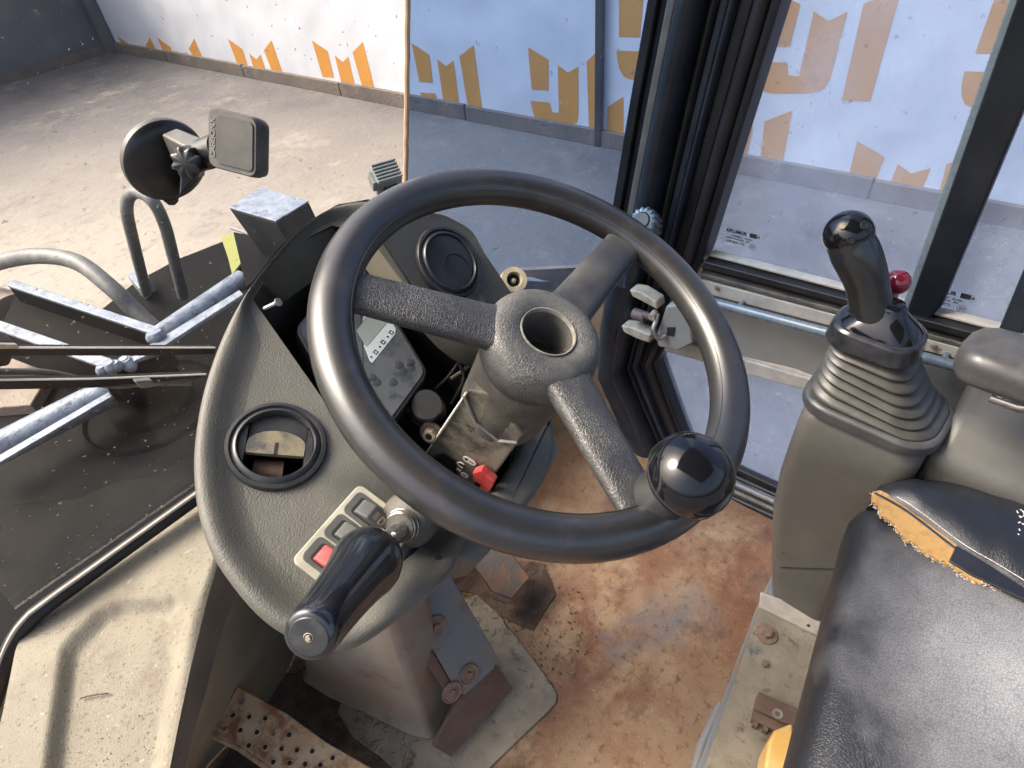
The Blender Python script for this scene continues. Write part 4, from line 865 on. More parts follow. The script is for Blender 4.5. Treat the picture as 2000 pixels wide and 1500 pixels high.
def vent(fr, r, root_label, closed, name='air_vent'):
    vt = thing(name, fr.o, root_label, 'air vent')
    mb = MB(); mb.lathe(fr, [(r, -.003), (r, .002), (r * .97, .0045), (r * .90, .005), (r * .86, .003), (r * .84, .0035), (r * .80, .0065), (r * .76, .0068), (r * .735, .005), (r * .73, -.02)], 64); mb.build('vent_ring', 'vent', vt, ang=50)
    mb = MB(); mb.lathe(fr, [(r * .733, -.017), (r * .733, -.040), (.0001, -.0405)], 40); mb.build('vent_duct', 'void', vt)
    q = r * .725
    if closed:
        def seg_poly(f0, f1, n=24):
            return [(q * math.cos(f0 + (f1 - f0) * k / n), q * math.sin(f0 + (f1 - f0) * k / n)) for k in range(n + 1)]
        mb = MB(); mb.lathe(fr, [(q, -.001), (q, .003), (q * .985, .004), (.0001, .0045)], 48); mb.build('vent_flap', 'vent', vt)
        arc = []
        for k in range(17):
            a = R(-40 + 200 * k / 16); arc.append(fr.p(.10 * r - .05 * r + .42 * r * math.cos(a), -.28 * r + .45 * r * math.sin(a), .0045))
        mb = MB(); mb.tube(arc, .0007, 6); mb.build('flap_line', 'void', vt)
    else:
        # side cheeks, top plate, dusty crescent with slot, dark roller below
        def chord(y0, y1, n=20, sx=.80):
            pts = []
            for k in range(n + 1):
                y = y0 + (y1 - y0) * k / n; x = min(sx * q, math.sqrt(max(q * q - y * y, 0)) * .995); pts.append((x, y))
            return pts + [(-x, y) for x, y in reversed(pts)]
        for s2 in (-1, 1):
            pts = []
            for k in range(13):
                y = -q * .62 + 1.24 * q * k / 12; pts.append((s2 * math.sqrt(q * q - y * y) * .995, y))
            pts += [(s2 * .80 * q, q * .62), (s2 * .80 * q, -q * .62)]
            mb = MB(); mb.slab(fr, pts, -.012, .0025); mb.build('vent_cheek', 'vent', vt, bevel=.0004)
        mb = MB(); mb.slab(fr, chord(.0, .985 * q), -.010, -.001); mb.build('vent_flap', 'vent', vt, bevel=.0004)
        arc = [(.80 * q * math.sin(R(-90 + 180 * k / 16)), -.02 * q + .46 * q * math.cos(R(-90 + 180 * k / 16))) for k in range(17)]
        arc = [(-.80 * q, -.30 * q)] + arc + [(.80 * q, -.30 * q)]
        mb = MB(); mb.slab(fr, arc, -.003, .0025); mb.build('flap_crescent', 'ventdust', vt, bevel=.0004)
        mb = MB(); mb.box(fr, -.0014, .0014, -.30 * q, .06 * q, .0022, .0029); mb.build('flap_slot', 'void', vt)
        mb = MB(); mb.tube([fr.p(-.55 * q, -.55 * q, -.022), fr.p(.25 * q, -.55 * q, -.022)], .38 * q, 20); mb.build('vent_roller', 'brownplate', vt)
    return vt
hx = DF.at(590, 875, FH); ax_ = math.atan2(hx[1] - cv[1], hx[0] - cv[0]); vf = DF.sub(cv[0], cv[1], FH, ax_)
vent(vf, .0445, 'round open air vent with dusty flap on the left of the dashboard', False)
# right wing of the dashboard, more upright
N2 = V((.16, -.76, .6)).normalized(); WP = P(880, 512, d=.715); WG = Fr(WP, N2, x=(1, 0, 0))
wing = [(788, 412), (850, 412), (885, 424), (925, 450), (948, 490), (975, 530), (1010, 585), (1040, 640), (1010, 700), (930, 680), (850, 600), (800, 552), (755, 485), (735, 452), (750, 425)]
wl = smooth_path([V((*WG.at(*p), 0)) for p in wing], 3, closed=True)
mb = MB(); wr = lambda d, h: [WG.p(p.x, p.y, h) for p in offs(wl, d)]
mb.loft([wr(-.006, -.0015), wr(-.003, -.0003), wr(0, -.003), wr(.001, -.012), wr(0, -.05)], cap0=True, cap1=False); mb.build('right_wing', 'dash', da, ang=50)
mb = MB(); mb.prism([WG.p(*WG.at(*p, .001), .001) for p in ((733, 452), (742, 462), (802, 556), (792, 560), (724, 470))], WG.n * -.04); mb.build('wing_side', 'olive', da, bevel=.002)
c2 = WG.at(876, 513, 0); hx = WG.at(900, 505, 0)
vent(WG.sub(c2[0], c2[1], 0, 0), .043, 'round closed air vent on the upper right wing of the dashboard', True)
# lower right cover of the column
lc = [(1078, 812), (1088, 850), (1082, 905), (1040, 975), (1000, 1025), (940, 1092), (898, 1088), (880, 1040), (905, 1010), (960, 960), (1010, 890), (1035, 830)]
ll = [V((*DF.at(*p, -.085), 0)) for p in lc]; ll = smooth_path(ll, 2, closed=True)
mb = MB(); mb.loft([[DF.p(p.x, p.y, -.0850) for p in offs(ll, -.012)], [DF.p(p.x, p.y, -.087) for p in offs(ll, -.004)], [DF.p(p.x, p.y, -.094) for p in ll], [DF.p(p.x, p.y, -.15) for p in ll]], cap0=True, cap1=False); mb.build('column_cover', 'dash', da, ang=50)
mb = MB(); mb.prism([DF.p(*DF.at(*p, -.10), -.10) for p in ((1084, 852), (1091, 872), (1088, 890), (1046, 968), (1028, 984), (1034, 965), (1072, 892))], DF.n * -.05); mb.build('side_cover', 'bluemetal', da, bevel=.003)
# seam + screw holes on the shell
for px, py in ((471, 1096), (856, 1088), (708, 524)):
    a = DF.at(px, py, -.0122); mb = MB(); mb.lathe(DF.sub(a[0], a[1], -.0122, 0), [(.0001, .0004), (.0022, .0004), (.003, .0001)], 14); mb.build('screw_hole', 'void', da)

# switch panel
s1, s3 = V((*DF.at(717, 1001, -.008), 0)), V((*DF.at(640, 1092, -.008), 0)); s2 = (s1 + s3) / 2; dx = (s3 - s1).normalized()
pitch = (s3 - s1).length / 2
SP = DF.sub(s2.x, s2.y, FH, math.atan2(dx.y, dx.x))
spn = thing('switch_panel', SP.o, 'dusty cream framed panel of three rocker switches low on the dashboard', 'switch panel')
sgn = 1 if SP.at(760, 1080)[1] > 0 else -1
Lh = pitch * 3 + .010
mb = MB(); mb.slab(SP, rrect(Lh, .066, .006, 5, 0, sgn * .010), -.002, .0035); mb.build('panel_frame', 'dashdust', spn, bevel=.0012)
for k in (-1, 0, 1):
    cxk = k * pitch
    mb = MB(); mb.slab(SP, rrect(pitch * .93, .058, .005, 5, cxk, sgn * .010), .002, .0048); mb.build('switch_bezel', 'switch', spn, bevel=.0008)
    mb = MB(); mb.slab(SP, rrect(pitch * .66, .037, .003, 4, cxk, sgn * .006), .0045, .0052); mb.build('switch_well', 'void', spn)
    y0, y1, y2 = sgn * -.010, sgn * .004, sgn * .022; hw = pitch * .29
    vs = [SP.p(cxk + sx_ * hw, y, h) for y, h in ((y0, .0050), (y0 + sgn * .002, .010), (y1, .0135), (y2, .0052)) for sx_ in (-1, 1)]
    mb = MB(); mb.add(vs, [[0, 2, 3, 1], [2, 4, 5, 3], [4, 6, 7, 5], [0, 1, 7, 6], [0, 6, 4, 2], [1, 3, 5, 7]]); rk = mb.build('rocker', 'red' if k == 1 else 'switch', spn, bevel=.0014, bseg=3, label='red rocker switch' if k == 1 else None)
    if k == -1:
        ff = Fr(SP.p(cxk, sgn * .012, .0103), (SP.n + SP.v * sgn * .45).normalized(), x=SP.u)
        arc = [ff.p(.0038 * math.cos(R(a)), sgn * (.002 + .0045 * math.sin(R(a))), 0) for a in range(0, 181, 15)]
        mb = MB(); mb.tube(arc + [arc[0]], .0003, 5)
        for i in range(4): mb.tube([ff.p(-.003 + i * .002, -sgn * .001, 0), ff.p(-.003 + i * .002, -sgn * .005, 0)], .0003, 5)
        mb.build('lamp_symbol', 'cream', spn)

# display unit in the opening
DD = Fr(WF.p(0, 0, DH - .045), NW, x=(1, 0, 0))
dq = [DD.at(574, 642), DD.at(700, 500), DD.at(838, 728), DD.at(717, 895)]
dl = smooth_path([V((*a, 0)) for a in dq], 1, closed=True)
def corner_round(q4, r, k=5):
    out = []; n = len(q4)
    for i in range(n):
        p, a, b = q4[i], q4[i - 1], q4[(i + 1) % n]; da_, db = (a - p).normalized(), (b - p).normalized()
        for j in range(k + 1):
            t = j / k; out.append(p + da_ * r * (1 - t) ** 2 + db * r * t ** 2)
    return out
dv = [V((*a, 0)) for a in dq]; dvr = corner_round(dv, .012)
dsp = thing('display_unit', DD.p(dv[0].x, dv[0].y, -.03), 'tilted machine display unit with white label strip inside the dashboard opening', 'display')
mb = MB(); mb.loft([[DD.p(p.x, p.y, .0) for p in offs(dvr, -.004)], [DD.p(p.x, p.y, .0) for p in offs(dvr, -.001)], [DD.p(p.x, p.y, -.002) for p in dvr], [DD.p(p.x, p.y, -.025) for p in dvr]]); mb.build('display_case', 'displayframe', dsp, bevel=.0006)
mb = MB(); mb.prism([DD.p(p.x, p.y, .0003) for p in offs(dvr, -.0045)], DD.n * .0012); mb.build('display_face', 'display', dsp)
def dpoly(pts, h0, h1, m, name):
    mbx = MB(); mbx.prism([DD.p(*DD.at(*p, h0), h0) for p in pts], DD.n * (h1 - h0)); return mbx.build(name, m, dsp, bevel=.0004)
Z4 = lambda x_, y_: (660 + x_ / 9.375, 580 + y_ / 9.375)
dpoly([Z4(*p) for p in ((630, 1210), (580, 1170), (470, 880), (560, 880), (930, 430), (1010, 480), (1060, 590), (1050, 680))], .0015, .0019, 'displaywhite', 'label_strip')
dpoly([Z4(*p) for p in ((340, 620), (560, 330), (700, 150), (1000, 330), (900, 470), (520, 920))], .0019, .0023, 'lcd', 'lcd_window')
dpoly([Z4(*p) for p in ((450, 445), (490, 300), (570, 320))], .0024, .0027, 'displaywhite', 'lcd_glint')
mb = MB()
for px, py in ((610, 1100), (765, 915), (910, 730)):
    a = DD.at(*Z4(px, py), .002); mb.lathe(DD.sub(a[0], a[1], .002, 0), [(.0001, .0004), (.0012, .0004), (.0012, 0)], 10)
for px, py in ((825, 830), (690, 1010), (975, 650)):
    a = DD.at(*Z4(px, py), .002); q1 = DD.at(*Z4(px + 50, py - 60), .002); fr = DD.sub(a[0], a[1], .002, math.atan2(q1[1] - a[1], q1[0] - a[0]))
    mb.slab(fr, rrect(.005, .0009, .0003, 1, 0, .002), 0, .0004); mb.slab(fr, rrect(.005, .0009, .0003, 1, 0, -.002), 0, .0004); mb.slab(fr, rrect(.0009, .005, .0003, 1, -.002, 0), 0, .0004); mb.slab(fr, rrect(.0009, .005, .0003, 1, .002, 0), 0, .0004)
mb.build('label_symbols', 'displayframe', dsp)
bt = None
for px, py in ((1110, 1250), (1320, 1200), (620, 1480), (700, 1560), (1330, 1290), (1180, 1360), (1000, 1560)):
    a = DD.at(*Z4(px, py), .0015); fr = DD.sub(a[0], a[1], .0015, 0); mb = MB(); mb.lathe(fr, [(.0001, .0003), (.0052, .0003), (.0056, .0001)], 24); mb.build('membrane_button', 'button', dsp)
# bits inside the opening: black connector block, plug, screw
cf = Fr(WF.p(*WF.at(835, 800, -.19), -.19), (-.3, -.5, .8), up=(0, 0, 1)); cn = thing('connector_block', cf.o, 'black cylindrical plug and connector block beside the steering column, in the dashboard opening', 'connector')
mb = MB(); mb.lathe(cf, [(.0001, .03), (.016, .03), (.018, .027), (.018, .0), (.021, -.002), (.021, -.04)], 32); mb.build('plug_body', 'vent', cn)
for wi, (pts, m_) in enumerate(((((905, 655), (930, 690), (925, 730), (900, 760)), 'olivegreen'), (((920, 650), (945, 680), (915, 715), (880, 740)), 'cream'), (((880, 640), (900, 690), (880, 730), (850, 760)), 'rubber'), (((860, 680), (890, 700), (905, 740), (880, 790)), 'rubber'), (((700, 690), (760, 780), (800, 800), (860, 860)), 'rubber'))):
    mb = MB(); mb.tube(smooth_path([WF.p(*WF.at(a, b, -.18 - .01 * k), -.18 - .01 * k) for k, (a, b) in enumerate(pts)], 5), .0022 if wi < 4 else .006, 8); mb.build('wire', m_, cn)
sf = P(535, 592, pl=(DF.p(0, 0, -.02), NW)); mb = MB(); dscr = (P(548, 588, d=.66) - P(516, 603, d=.68)).normalized(); fr = Fr(P(516, 603, d=.66), dscr, up=(0, 0, 1))
mb.lathe(fr, [(.0001, 0), (.0016, 0)] + [(.0016 + .0006 * (k % 2), .001 + k * .0011) for k in range(16)] + [(.002, .018), (.0042, .0215), (.0042, .023), (.0001, .0235)], 16)
tag(mb.build('loose_screw', 'steel'), 'steel screw sticking out at the left corner of the dashboard opening', 'screw')

# ================================================================== GEAR STALK
A = P(604, 1243, d=.430); B = P(718, 1097, d=.518)
ga = (B - A).normalized(); GF = Fr(A, -ga, up=(0, 0, 1)); Lg = (B - A).length
gs = thing('control_stalk', P(830, 1015, d=.58), 'black fluted stalk handle reaching out below the left of the wheel', 'stalk')
def flute(a, j):
    if not 4 <= j <= 9: return 0
    v = 0
    for c in FL:
        d_ = (a - c + math.pi) % (2 * math.pi) - math.pi
        v -= .0008 * math.exp(-(d_ / .07) ** 2) * (.3, 1, 1, 1, 1, .75)[j - 4]
    return v
# fluting faces the camera: find the angle of the view direction round the axis
vd = (CAM - (A + B) / 2); vd = vd - GF.n * vd.dot(GF.n); va = math.atan2(vd.dot(GF.v), vd.dot(GF.u))
tl = P(600, 1100, d=.47) - P(680, 1180, d=.47); sdir = tl - GF.n * tl.dot(GF.n); sa = math.atan2(sdir.dot(GF.v), sdir.dot(GF.u))
d_ = (sa - va + math.pi) % (2 * math.pi) - math.pi
FL = [va + d_ * k for k in (.34, .56, .78, -.8)]
gp = [(.0130, .0005), (.0162, -.0), (.0172, -.0025), (.0177, -.006), (.0182, -Lg * .12), (.0190, -Lg * .25), (.0200, -Lg * .38), (.0212, -Lg * .50), (.0226, -Lg * .62), (.0240, -Lg * .74), (.0262, -Lg * .84), (.0275, -Lg * .91), (.0280, -Lg * .98), (.0272, -Lg * 1.05), (.0245, -Lg * 1.12), (.0200, -Lg * 1.19), (.0140, -Lg * 1.25), (.0100, -Lg * 1.27)]
mb = MB(); mb.lathe(GF, gp, 160, mod=flute); mb.build('fluted_grip', 'stalkm', gs, ang=80)
mb = MB(); mb.lathe(GF, [(.0001, .0014), (.0125, .0013), (.0132, .0004)], 48); mb.build('end_cap', 'vent', gs)
mb = MB(); mb.lathe(GF, [(.0001, .0026), (.0016, .0026), (.0018, .0014)], 16); mb.lathe(GF, [(.0026, .0014), (.0029, .0018), (.0032, .0014)], 20); mb.build('cap_pip', 'cream', gs)
for fa_, hh in ((va - d_ * .1, -Lg * 1.17),):
    r_ = .0222; c = GF.o + (GF.u * math.cos(fa_) + GF.v * math.sin(fa_)) * r_ + GF.n * hh
    tn = (c - (GF.o + GF.n * hh)).normalized(); tf = Fr(c + tn * .0012, (tn - GF.n * .8).normalized(), x=GF.n); mb = MB(); mb.slab(tf, [(-.003, -.0022), (.003, 0), (-.003, .0022)], -.001, .0006); mb.build('arrow_print', 'white', gs)
C1 = P(785, 1030, d=.566)
mb = MB(); mb.tube([B + ga * .022, C1], [.009, .0085], 20); mb.build('stalk_rod', 'chrome', gs)
jf = Fr(P(788, 1022, d=.595), -(P(835, 990, d=.66) - P(760, 1055, d=.575)).normalized(), up=(0, 0, 1))
mb = MB(); jf = Fr(P(796, 1018, d=.578), jf.n, x=jf.u)
mb.lathe(jf, [(r_ * 1.22, z_) for r_, z_ in [(.0001, .019), (.010, .018), (.0125, .014), (.0125, .010), (.015, .008), (.020, .003), (.0215, -.003), (.020, -.008), (.017, -.012), (.0195, -.016), (.021, -.022), (.0185, -.030), (.0135, -.036), (.0125, -.060), (.02, -.063), (.02, -.08)]], 40); mb.build('joint_boot', 'rubberdust', gs, ang=40)
for z_, r_ in ((.016, .0142), (.012, .0158)):
    mb = MB(); mb.lathe(jf, [(r_ - .001, z_ + .0015), (r_, z_ + .0008), (r_, z_ - .0008), (r_ - .001, z_ - .0015)], 32); mb.build('joint_ring', 'chrome', gs)

# ================================================================== PHONE HOLDER
cupc = P(318, 309, pl=WS); ph = thing('phone_holder', cupc, 'black suction cup phone holder stuck on the windscreen', 'phone holder')
wsn = -WS[1]
CF = Fr(cupc + wsn * .001, wsn, x=(1, 0, 0)); dcup = (cupc - CAM).length; rc = 62 * dcup / F_PX / .95
mb = MB(); mb.lathe(CF, [(rc * 1.0, 0), (rc * 1.02, .004), (rc * 1.0, .007)], 64, caps=(True, False)); mb.build('cup_flange', 'ventdust' if False else 'mountplastic', ph)
mb = MB(); mb.lathe(CF, [(rc * .99, .007), (rc * .97, .0085), (rc * .8, .012), (rc * .5, .016), (rc * .2, .018), (.0001, .018)], 64); mb.build('suction_cup', 'mountdark', ph, ang=60)
tb = CF.at(336, 388, .006); mb = MB(); mb.slab(CF, [(tb[0] - .008, tb[1] + .02), (tb[0] - .008, tb[1]), (tb[0] - .005, tb[1] - .006), (tb[0], tb[1] - .008), (tb[0] + .005, tb[1] - .006), (tb[0] + .008, tb[1]), (tb[0] + .008, tb[1] + .02)], .001, .006); mb.build('pull_tab', 'mountdark', ph, bevel=.001)
dA = dcup - .03
arm = [P(314, 262, d=dA), P(345, 249, d=dA), P(412, 276, d=dA - .045), P(372, 292, d=dA - .045)]
armb = [P(330, 300, d=dA + .01), P(360, 330, d=dA + .01), P(398, 330, d=dA - .03), P(372, 330, d=dA - .03)]
vs = arm + [P(350, 345, d=dA + .005), P(372, 330, d=dA + .02), P(408, 312, d=dA - .03), P(376, 338, d=dA - .035)]
mb = MB(); mb.add(vs, [[0, 1, 2, 3], [7, 6, 5, 4], [0, 3, 7, 4], [3, 2, 6, 7], [2, 1, 5, 6], [1, 0, 4, 5]]); mb.build('support_arm', 'mountplastic', ph, bevel=.002)
mb = MB(); mb.prism([P(352, 345, d=dA), P(372, 330, d=dA), P(380, 350, d=dA), P(350, 385, d=dA)], ray(350, 350) * .03); mb.build('arm_rib', 'mountdark', ph, bevel=.002)
cl = P(388, 313, d=dA - .045); clf = Fr(P(374, 316, d=dA - .06), (P(350, 318, d=dA - .08) - P(400, 308, d=dA - .04)).normalized(), up=(0, 0, 1))
mb = MB(); mb.prism([P(375, 290, d=dA - .06), P(402, 283, d=dA - .06), P(416, 300, d=dA - .06), P(412, 325, d=dA - .06), P(390, 336, d=dA - .06), P(372, 322, d=dA - .06)], ray(390, 310) * .035); mb.build('ball_clamp', 'mountplastic', ph, bevel=.003)
mb = MB(); mb.lathe(clf, [(.0001, .012), (.010, .012), (.012, .010), (.012, -.008), (.009, -.010)], 48, mod=lambda a, j: .0018 * math.sin(a * 8) if 1 <= j <= 3 else 0); mb.build('clamp_knob', 'mountdark', ph, ang=60)
mb = MB(); mb.tube([P(400, 302, d=dA - .055), P(430, 290, d=dA - .07)], .013, 16); mb.build('ball_neck', 'mountdark', ph)
# plate: nearly square rounded pad turned to the right
dP = dA - .075
c4 = [P(412, 203, d=dP), P(508, 236, d=dP - .030), P(508, 346, d=dP - .030), P(412, 330, d=dP)]
pu = ((c4[1] - c4[0]) + (c4[2] - c4[3])) / 4; pv = ((c4[0] - c4[3]) + (c4[1] - c4[2])) / 4; pn = pu.cross(pv).normalized(); pc = sum(c4, V()) / 4
if pn.dot(CAM - pc) < 0: pn = -pn
class Sk:
    def __init__(s_, a0=0, b0=0, h0=0, k=1, sw_=False): s_.a0, s_.b0, s_.h0, s_.k, s_.sw = a0, b0, h0, k, sw_
    def p(s_, a, b, h=0):
        if s_.sw: a, b = -b, a
        return pc + pu * (s_.a0 + a * s_.k) + pv * (s_.b0 + b * s_.k) + pn * (s_.h0 + h)
pk = Sk(); rr_ = lambda k, h, dx=0, kx=1, r_=.28: [pk.p(a + dx, b, h) for a, b in rrect(2 * k * kx, 2 * k, r_, 6)]
mb = MB(); mb.loft([rr_(.84, -.016), rr_(.96, -.013), rr_(1.0, -.006), rr_(1.0, .000), rr_(.95, .004)], cap0=True, cap1=True); mb.build('plate_body', 'mountplastic', ph, ang=50)
mb = MB(); mb.loft([rr_(.80, .0035, .13, .92, .16), rr_(.80, .0046, .13, .92, .16), rr_(.785, .0052, .13, .92, .16)]); mb.build('pad', 'padface', ph)
text_mesh('CARBONX', Sk(-.76, .0, .0042, 1, True), .27, M['sidepanel'], 'embossed_name', ph)

# ================================================================== FOOTWELL
# base plate and pedestal under the dash
bp = [(660, 1390), (700, 1250), (930, 1160), (975, 1200), (1060, 1312), (1088, 1354), (1086, 1372), (1070, 1390), (950, 1505), (880, 1560), (800, 1530), (740, 1475), (690, 1440)]
pd = thing('column_pedestal', P(800, 1400, z=0), 'beige brown steel pedestal under the dashboard with bolted cover plates', 'pedestal')
mb = MB(); mb.prism([P(*p, z=.006) for p in bp], V((0, 0, -.005))); mb.build('base_plate', 'baseplate', pd, bevel=.002)
def PZ(px, py, z): return P(px, py, z=z)
# left rounded cover: lofted from floor outline to top
lo = [PZ(585, 1330, .01), PZ(640, 1365, .01), PZ(720, 1400, .01), PZ(800, 1440, .01), PZ(845, 1452, .01), PZ(900, 1340, .01), PZ(905, 1250, .01), PZ(800, 1180, .01), PZ(640, 1230, .01)]
zt = .42
hi = [PZ(560, 1150, zt), PZ(600, 1175, zt), PZ(660, 1190, zt), PZ(720, 1195, zt), PZ(760, 1190, zt), PZ(800, 1130, zt), PZ(800, 1080, zt), PZ(740, 1040, zt), PZ(600, 1060, zt)]
mdl = [a.lerp(b, .12) + (a - sum(lo, V()) / len(lo)) * -.06 for a, b in zip(lo, hi)]
mb = MB(); mb.loft([lo, mdl, [a.lerp(b, .5) for a, b in zip(mdl, hi)], hi]); mb.build('pedestal_cover', 'pedestal', pd, bevel=.012, bseg=4)
# right side plate with three bolts (plane leaning back)
plq = [PZ(800, 1180, .30), PZ(872, 1120, .30), PZ(972, 1285, .05), PZ(966, 1306, .045), PZ(908, 1358, .03), PZ(888, 1352, .035)]
plq = [P(790, 1190, d=1.05), P(868, 1122, d=1.06), P(972, 1284, d=1.16), P(966, 1304, d=1.165), P(908, 1357, d=1.175), P(870, 1300, d=1.14)]
nrm = (plq[1] - plq[0]).cross(plq[4] - plq[0]).normalized()
if nrm.dot(CAM - plq[0]) < 0: nrm = -nrm
QP = (plq[0], nrm); QF = Fr(plq[0], nrm, up=(0, 0, 1))
def qf(px, py, h=0): a = QF.at(px, py, h); return QF.p(a[0], a[1], h)
mb = MB(); mb.prism([qf(*p) for p in ((795, 1180), (868, 1105), (925, 1200), (972, 1284), (966, 1306), (908, 1358), (893, 1352))], -nrm * .012); mb.build('cover_plate', 'bluemetal', pd, bevel=.002)
mb = MB(); mb.prism([qf(*p, .001) for p in ((770, 1205), (795, 1185), (890, 1350), (878, 1362))], -nrm * .01); mb.build('plate_joint', 'brownplate', pd, bevel=.002)
mb = MB(); mb.prism([qf(*p, -.014) for p in ((905, 1350), (972, 1300), (1003, 1345), (880, 1478), (845, 1458))], -nrm * .006); mb.build('kick_plate', 'brownplate', pd, bevel=.001)
for px, py, r_ in ((850, 1222, .0055), (914, 1316, .0055), (881, 1351, .006)):
    a = QF.at(px, py, 0); fr = QF.sub(a[0], a[1], .001, 0)
    mb = MB(); mb.lathe(fr, [(.0001, .001), (.016, .001), (.0165, .0), (.0185, .0025), (.017, .003), (.015, .0015)], 28); mb.slab(fr, ngon(r_), .001, .006); mb.build('bolt', 'rustbolt', pd)
# dark front recess floor debris
mb = MB(); mb.prism([PZ(x_, y_, .004) for x_, y_ in ((880, 1100), (960, 1090), (1060, 1100), (1085, 1160), (1040, 1230), (990, 1210), (930, 1160), (880, 1150))], V((0, 0, -.002))); tag(mb.build('oily_dirt', 'rustedge'), 'dark oily dirt on the floor behind the pedestal', kind='stuff')
mb = MB()
cen = [(PZ(560, 1390, .0), .10, 420), (PZ(640, 1440, .0), .09, 420), (PZ(700, 1450, 0), .09, 420), (PZ(760, 1480, 0), .06, 160), (PZ(990, 1150, 0), .10, 420), (PZ(1050, 1220, 0), .12, 200), (PZ(1120, 1400, 0), .2, 140), (PZ(1330, 1120, 0), .2, 140), (PZ(1400, 1380, 0), .1, 120)]
for c, rad, cnt in cen:
    for _ in range(cnt):
        a, r_ = random.uniform(0, 6.28), rad * math.sqrt(random.random()); p = c + V((math.cos(a) * r_, math.sin(a) * r_, .003)); s_ = random.uniform(.0005, .0026) if cnt > 150 else random.uniform(.0004, .0011)
        if random.random() < .10:
            b_ = random.uniform(0, 6.28); L_ = random.uniform(.008, .022); mb.tube([p + V((0, 0, .004)), p + V((math.cos(b_) * L_, math.sin(b_) * L_, random.uniform(.002, .01)))], .0006, 4)
        else: mb.sphere(p, s_, 6, sc=(1, 1, .6))
tag(mb.build('floor_dirt', 'rustedge'), 'dark clumps of dirt and dry stalks in the footwell', kind='stuff')
mb = MB(); mb.prism([PZ(x_, y_, .003) for x_, y_ in ((480, 1420), (540, 1310), (600, 1320), (690, 1380), (740, 1440), (790, 1490), (760, 1560), (560, 1540), (420, 1520))], V((0, 0, -.002))); tag(mb.build('dirt_layer', 'rustedge'), 'dark soil packed on the floor round the left pedal', kind='stuff')
# perforated pedal
PP = [(464, 1342), (560, 1394), (640, 1452), (760, 1520), (700, 1600), (560, 1520), (470, 1458), (410, 1434)]
pzz = .19; plz = (P(560, 1430, z=pzz), V((-.1, -.35, 1)).normalized()); PFm = Fr(plz[0], plz[1], x=(1, 0, 0))
def pf(px, py, h=0): a = PFm.at(px, py, h); return PFm.p(a[0], a[1], h)
pe = thing('perforated_pedal', P(560, 1440, z=0), 'rusty perforated foot pedal at the lower left of the footwell', 'pedal')
mb = MB(); mb.prism([pf(*p) for p in PP], PFm.n * -.004); mb.build('pedal_plate', 'pedal', pe, bevel=.0015)
mb = MB(); mb.prism([pf(410, 1434, -.004), pf(470, 1458, -.004), pf(560, 1520, -.004), pf(700, 1600, -.004), pf(690, 1606, -.004), pf(550, 1528, -.004), pf(462, 1466, -.004), pf(406, 1440, -.004)], PFm.n * -.022); mb.build('pedal_flange', 'pedal', pe, bevel=.001)
HOL = [(472, 1371), (455, 1397), (487, 1400), (518, 1403), (439, 1423), (470, 1426), (502, 1430), (534, 1433), (565, 1435), (486, 1456), (518, 1459), (550, 1462), (580, 1465), (610, 1467), (534, 1488), (566, 1490), (596, 1492), (626, 1494), (650, 1480)]
for i, (px, py) in enumerate(HOL):
    a = PFm.at(px, py, 0); fr = PFm.sub(a[0], a[1], 0, 0); mb = MB(); mb.lathe(fr, [(.0058, .0001), (.0050, .0014), (.0036, .0016), (.0033, .0003)], 20); mb.build('punched_rim', 'pedal', pe)
    mb = MB(); mb.lathe(fr, [(.0001, .0004), (.0035, .0005)], 14); mb.build('punched_hole', 'void' if i not in (0, 4, 7) else 'rustbolt', pe)
mb = MB(); mb.tube([pf(600, 1470, -.01), P(640, 1480, z=.0)], .012, 12); mb.build('pedal_arm', 'brownplate', pe)
# second small pedal further in
pl2 = (P(985, 1120, z=.10), V((-.15, -.6, .8)).normalized()); P2 = Fr(pl2[0], pl2[1], x=(1, 0, 0))
def p2(px, py, h=0): a = P2.at(px, py, h); return P2.p(a[0], a[1], h)
bp2 = thing('brake_pedal', P(985, 1140, z=0), 'small rust patched steel pedal behind the lower wheel rim', 'pedal')
mb = MB(); mb.prism([p2(*p) for p in ((930, 1060), (985, 1062), (1036, 1128), (1000, 1170), (962, 1156), (920, 1092))], P2.n * -.02); mb.build('pedal_pad', 'rustpatch', bp2, bevel=.003)
mb = MB(); mb.prism([p2(*p, -.002) for p in ((962, 1158), (1000, 1172), (994, 1180), (966, 1172))], P2.n * -.03); mb.build('pedal_edge', 'brownplate', bp2, bevel=.002)
mb = MB(); mb.tube([p2(950, 1090, -.02), p2(950, 1090, -.02) + V((0, .08, -.03)), V((p2(950, 1090).x, p2(950, 1090).y + .1, 0))], .012, 10); mb.build('pedal_arm', 'brownplate', bp2)

# ================================================================== SEAT PLATFORM
sp_ = thing('seat_platform', (.7, -.2, 0), 'dusty grey steel seat platform with bolts, left of the seat cushion', 'platform')
ZP = .055
mb = MB(); mb.prism([P(1478, 1185, z=ZP), P(1500, 1140, z=ZP), V((.93, .14, ZP)), V((.93, -.8, ZP)), V((.2, -.8, ZP)), P(1330, 1640, z=ZP), P(1362, 1500, z=ZP)], V((0, 0, -ZP + .001))); mb.build('platform_deck', 'bluemetal', sp_, bevel=.003)
mb = MB(); mb.prism([P(x_, y_, z=ZP + .001) for x_, y_ in ((1484, 1192), (1500, 1192), (1600, 1245), (1570, 1420), (1540, 1500), (1490, 1640), (1350, 1640), (1375, 1500))], V((0, 0, .003))); mb.build('dusty_plate', 'baseplate', sp_, bevel=.001)
mb = MB(); mb.prism([P(x_, y_, z=ZP + .002) for x_, y_ in ((1484, 1160), (1620, 1210), (1600, 1248), (1482, 1190))], V((0, 0, .01))); mb.build('base_flange', 'sidepanelpale', sp_, bevel=.002)
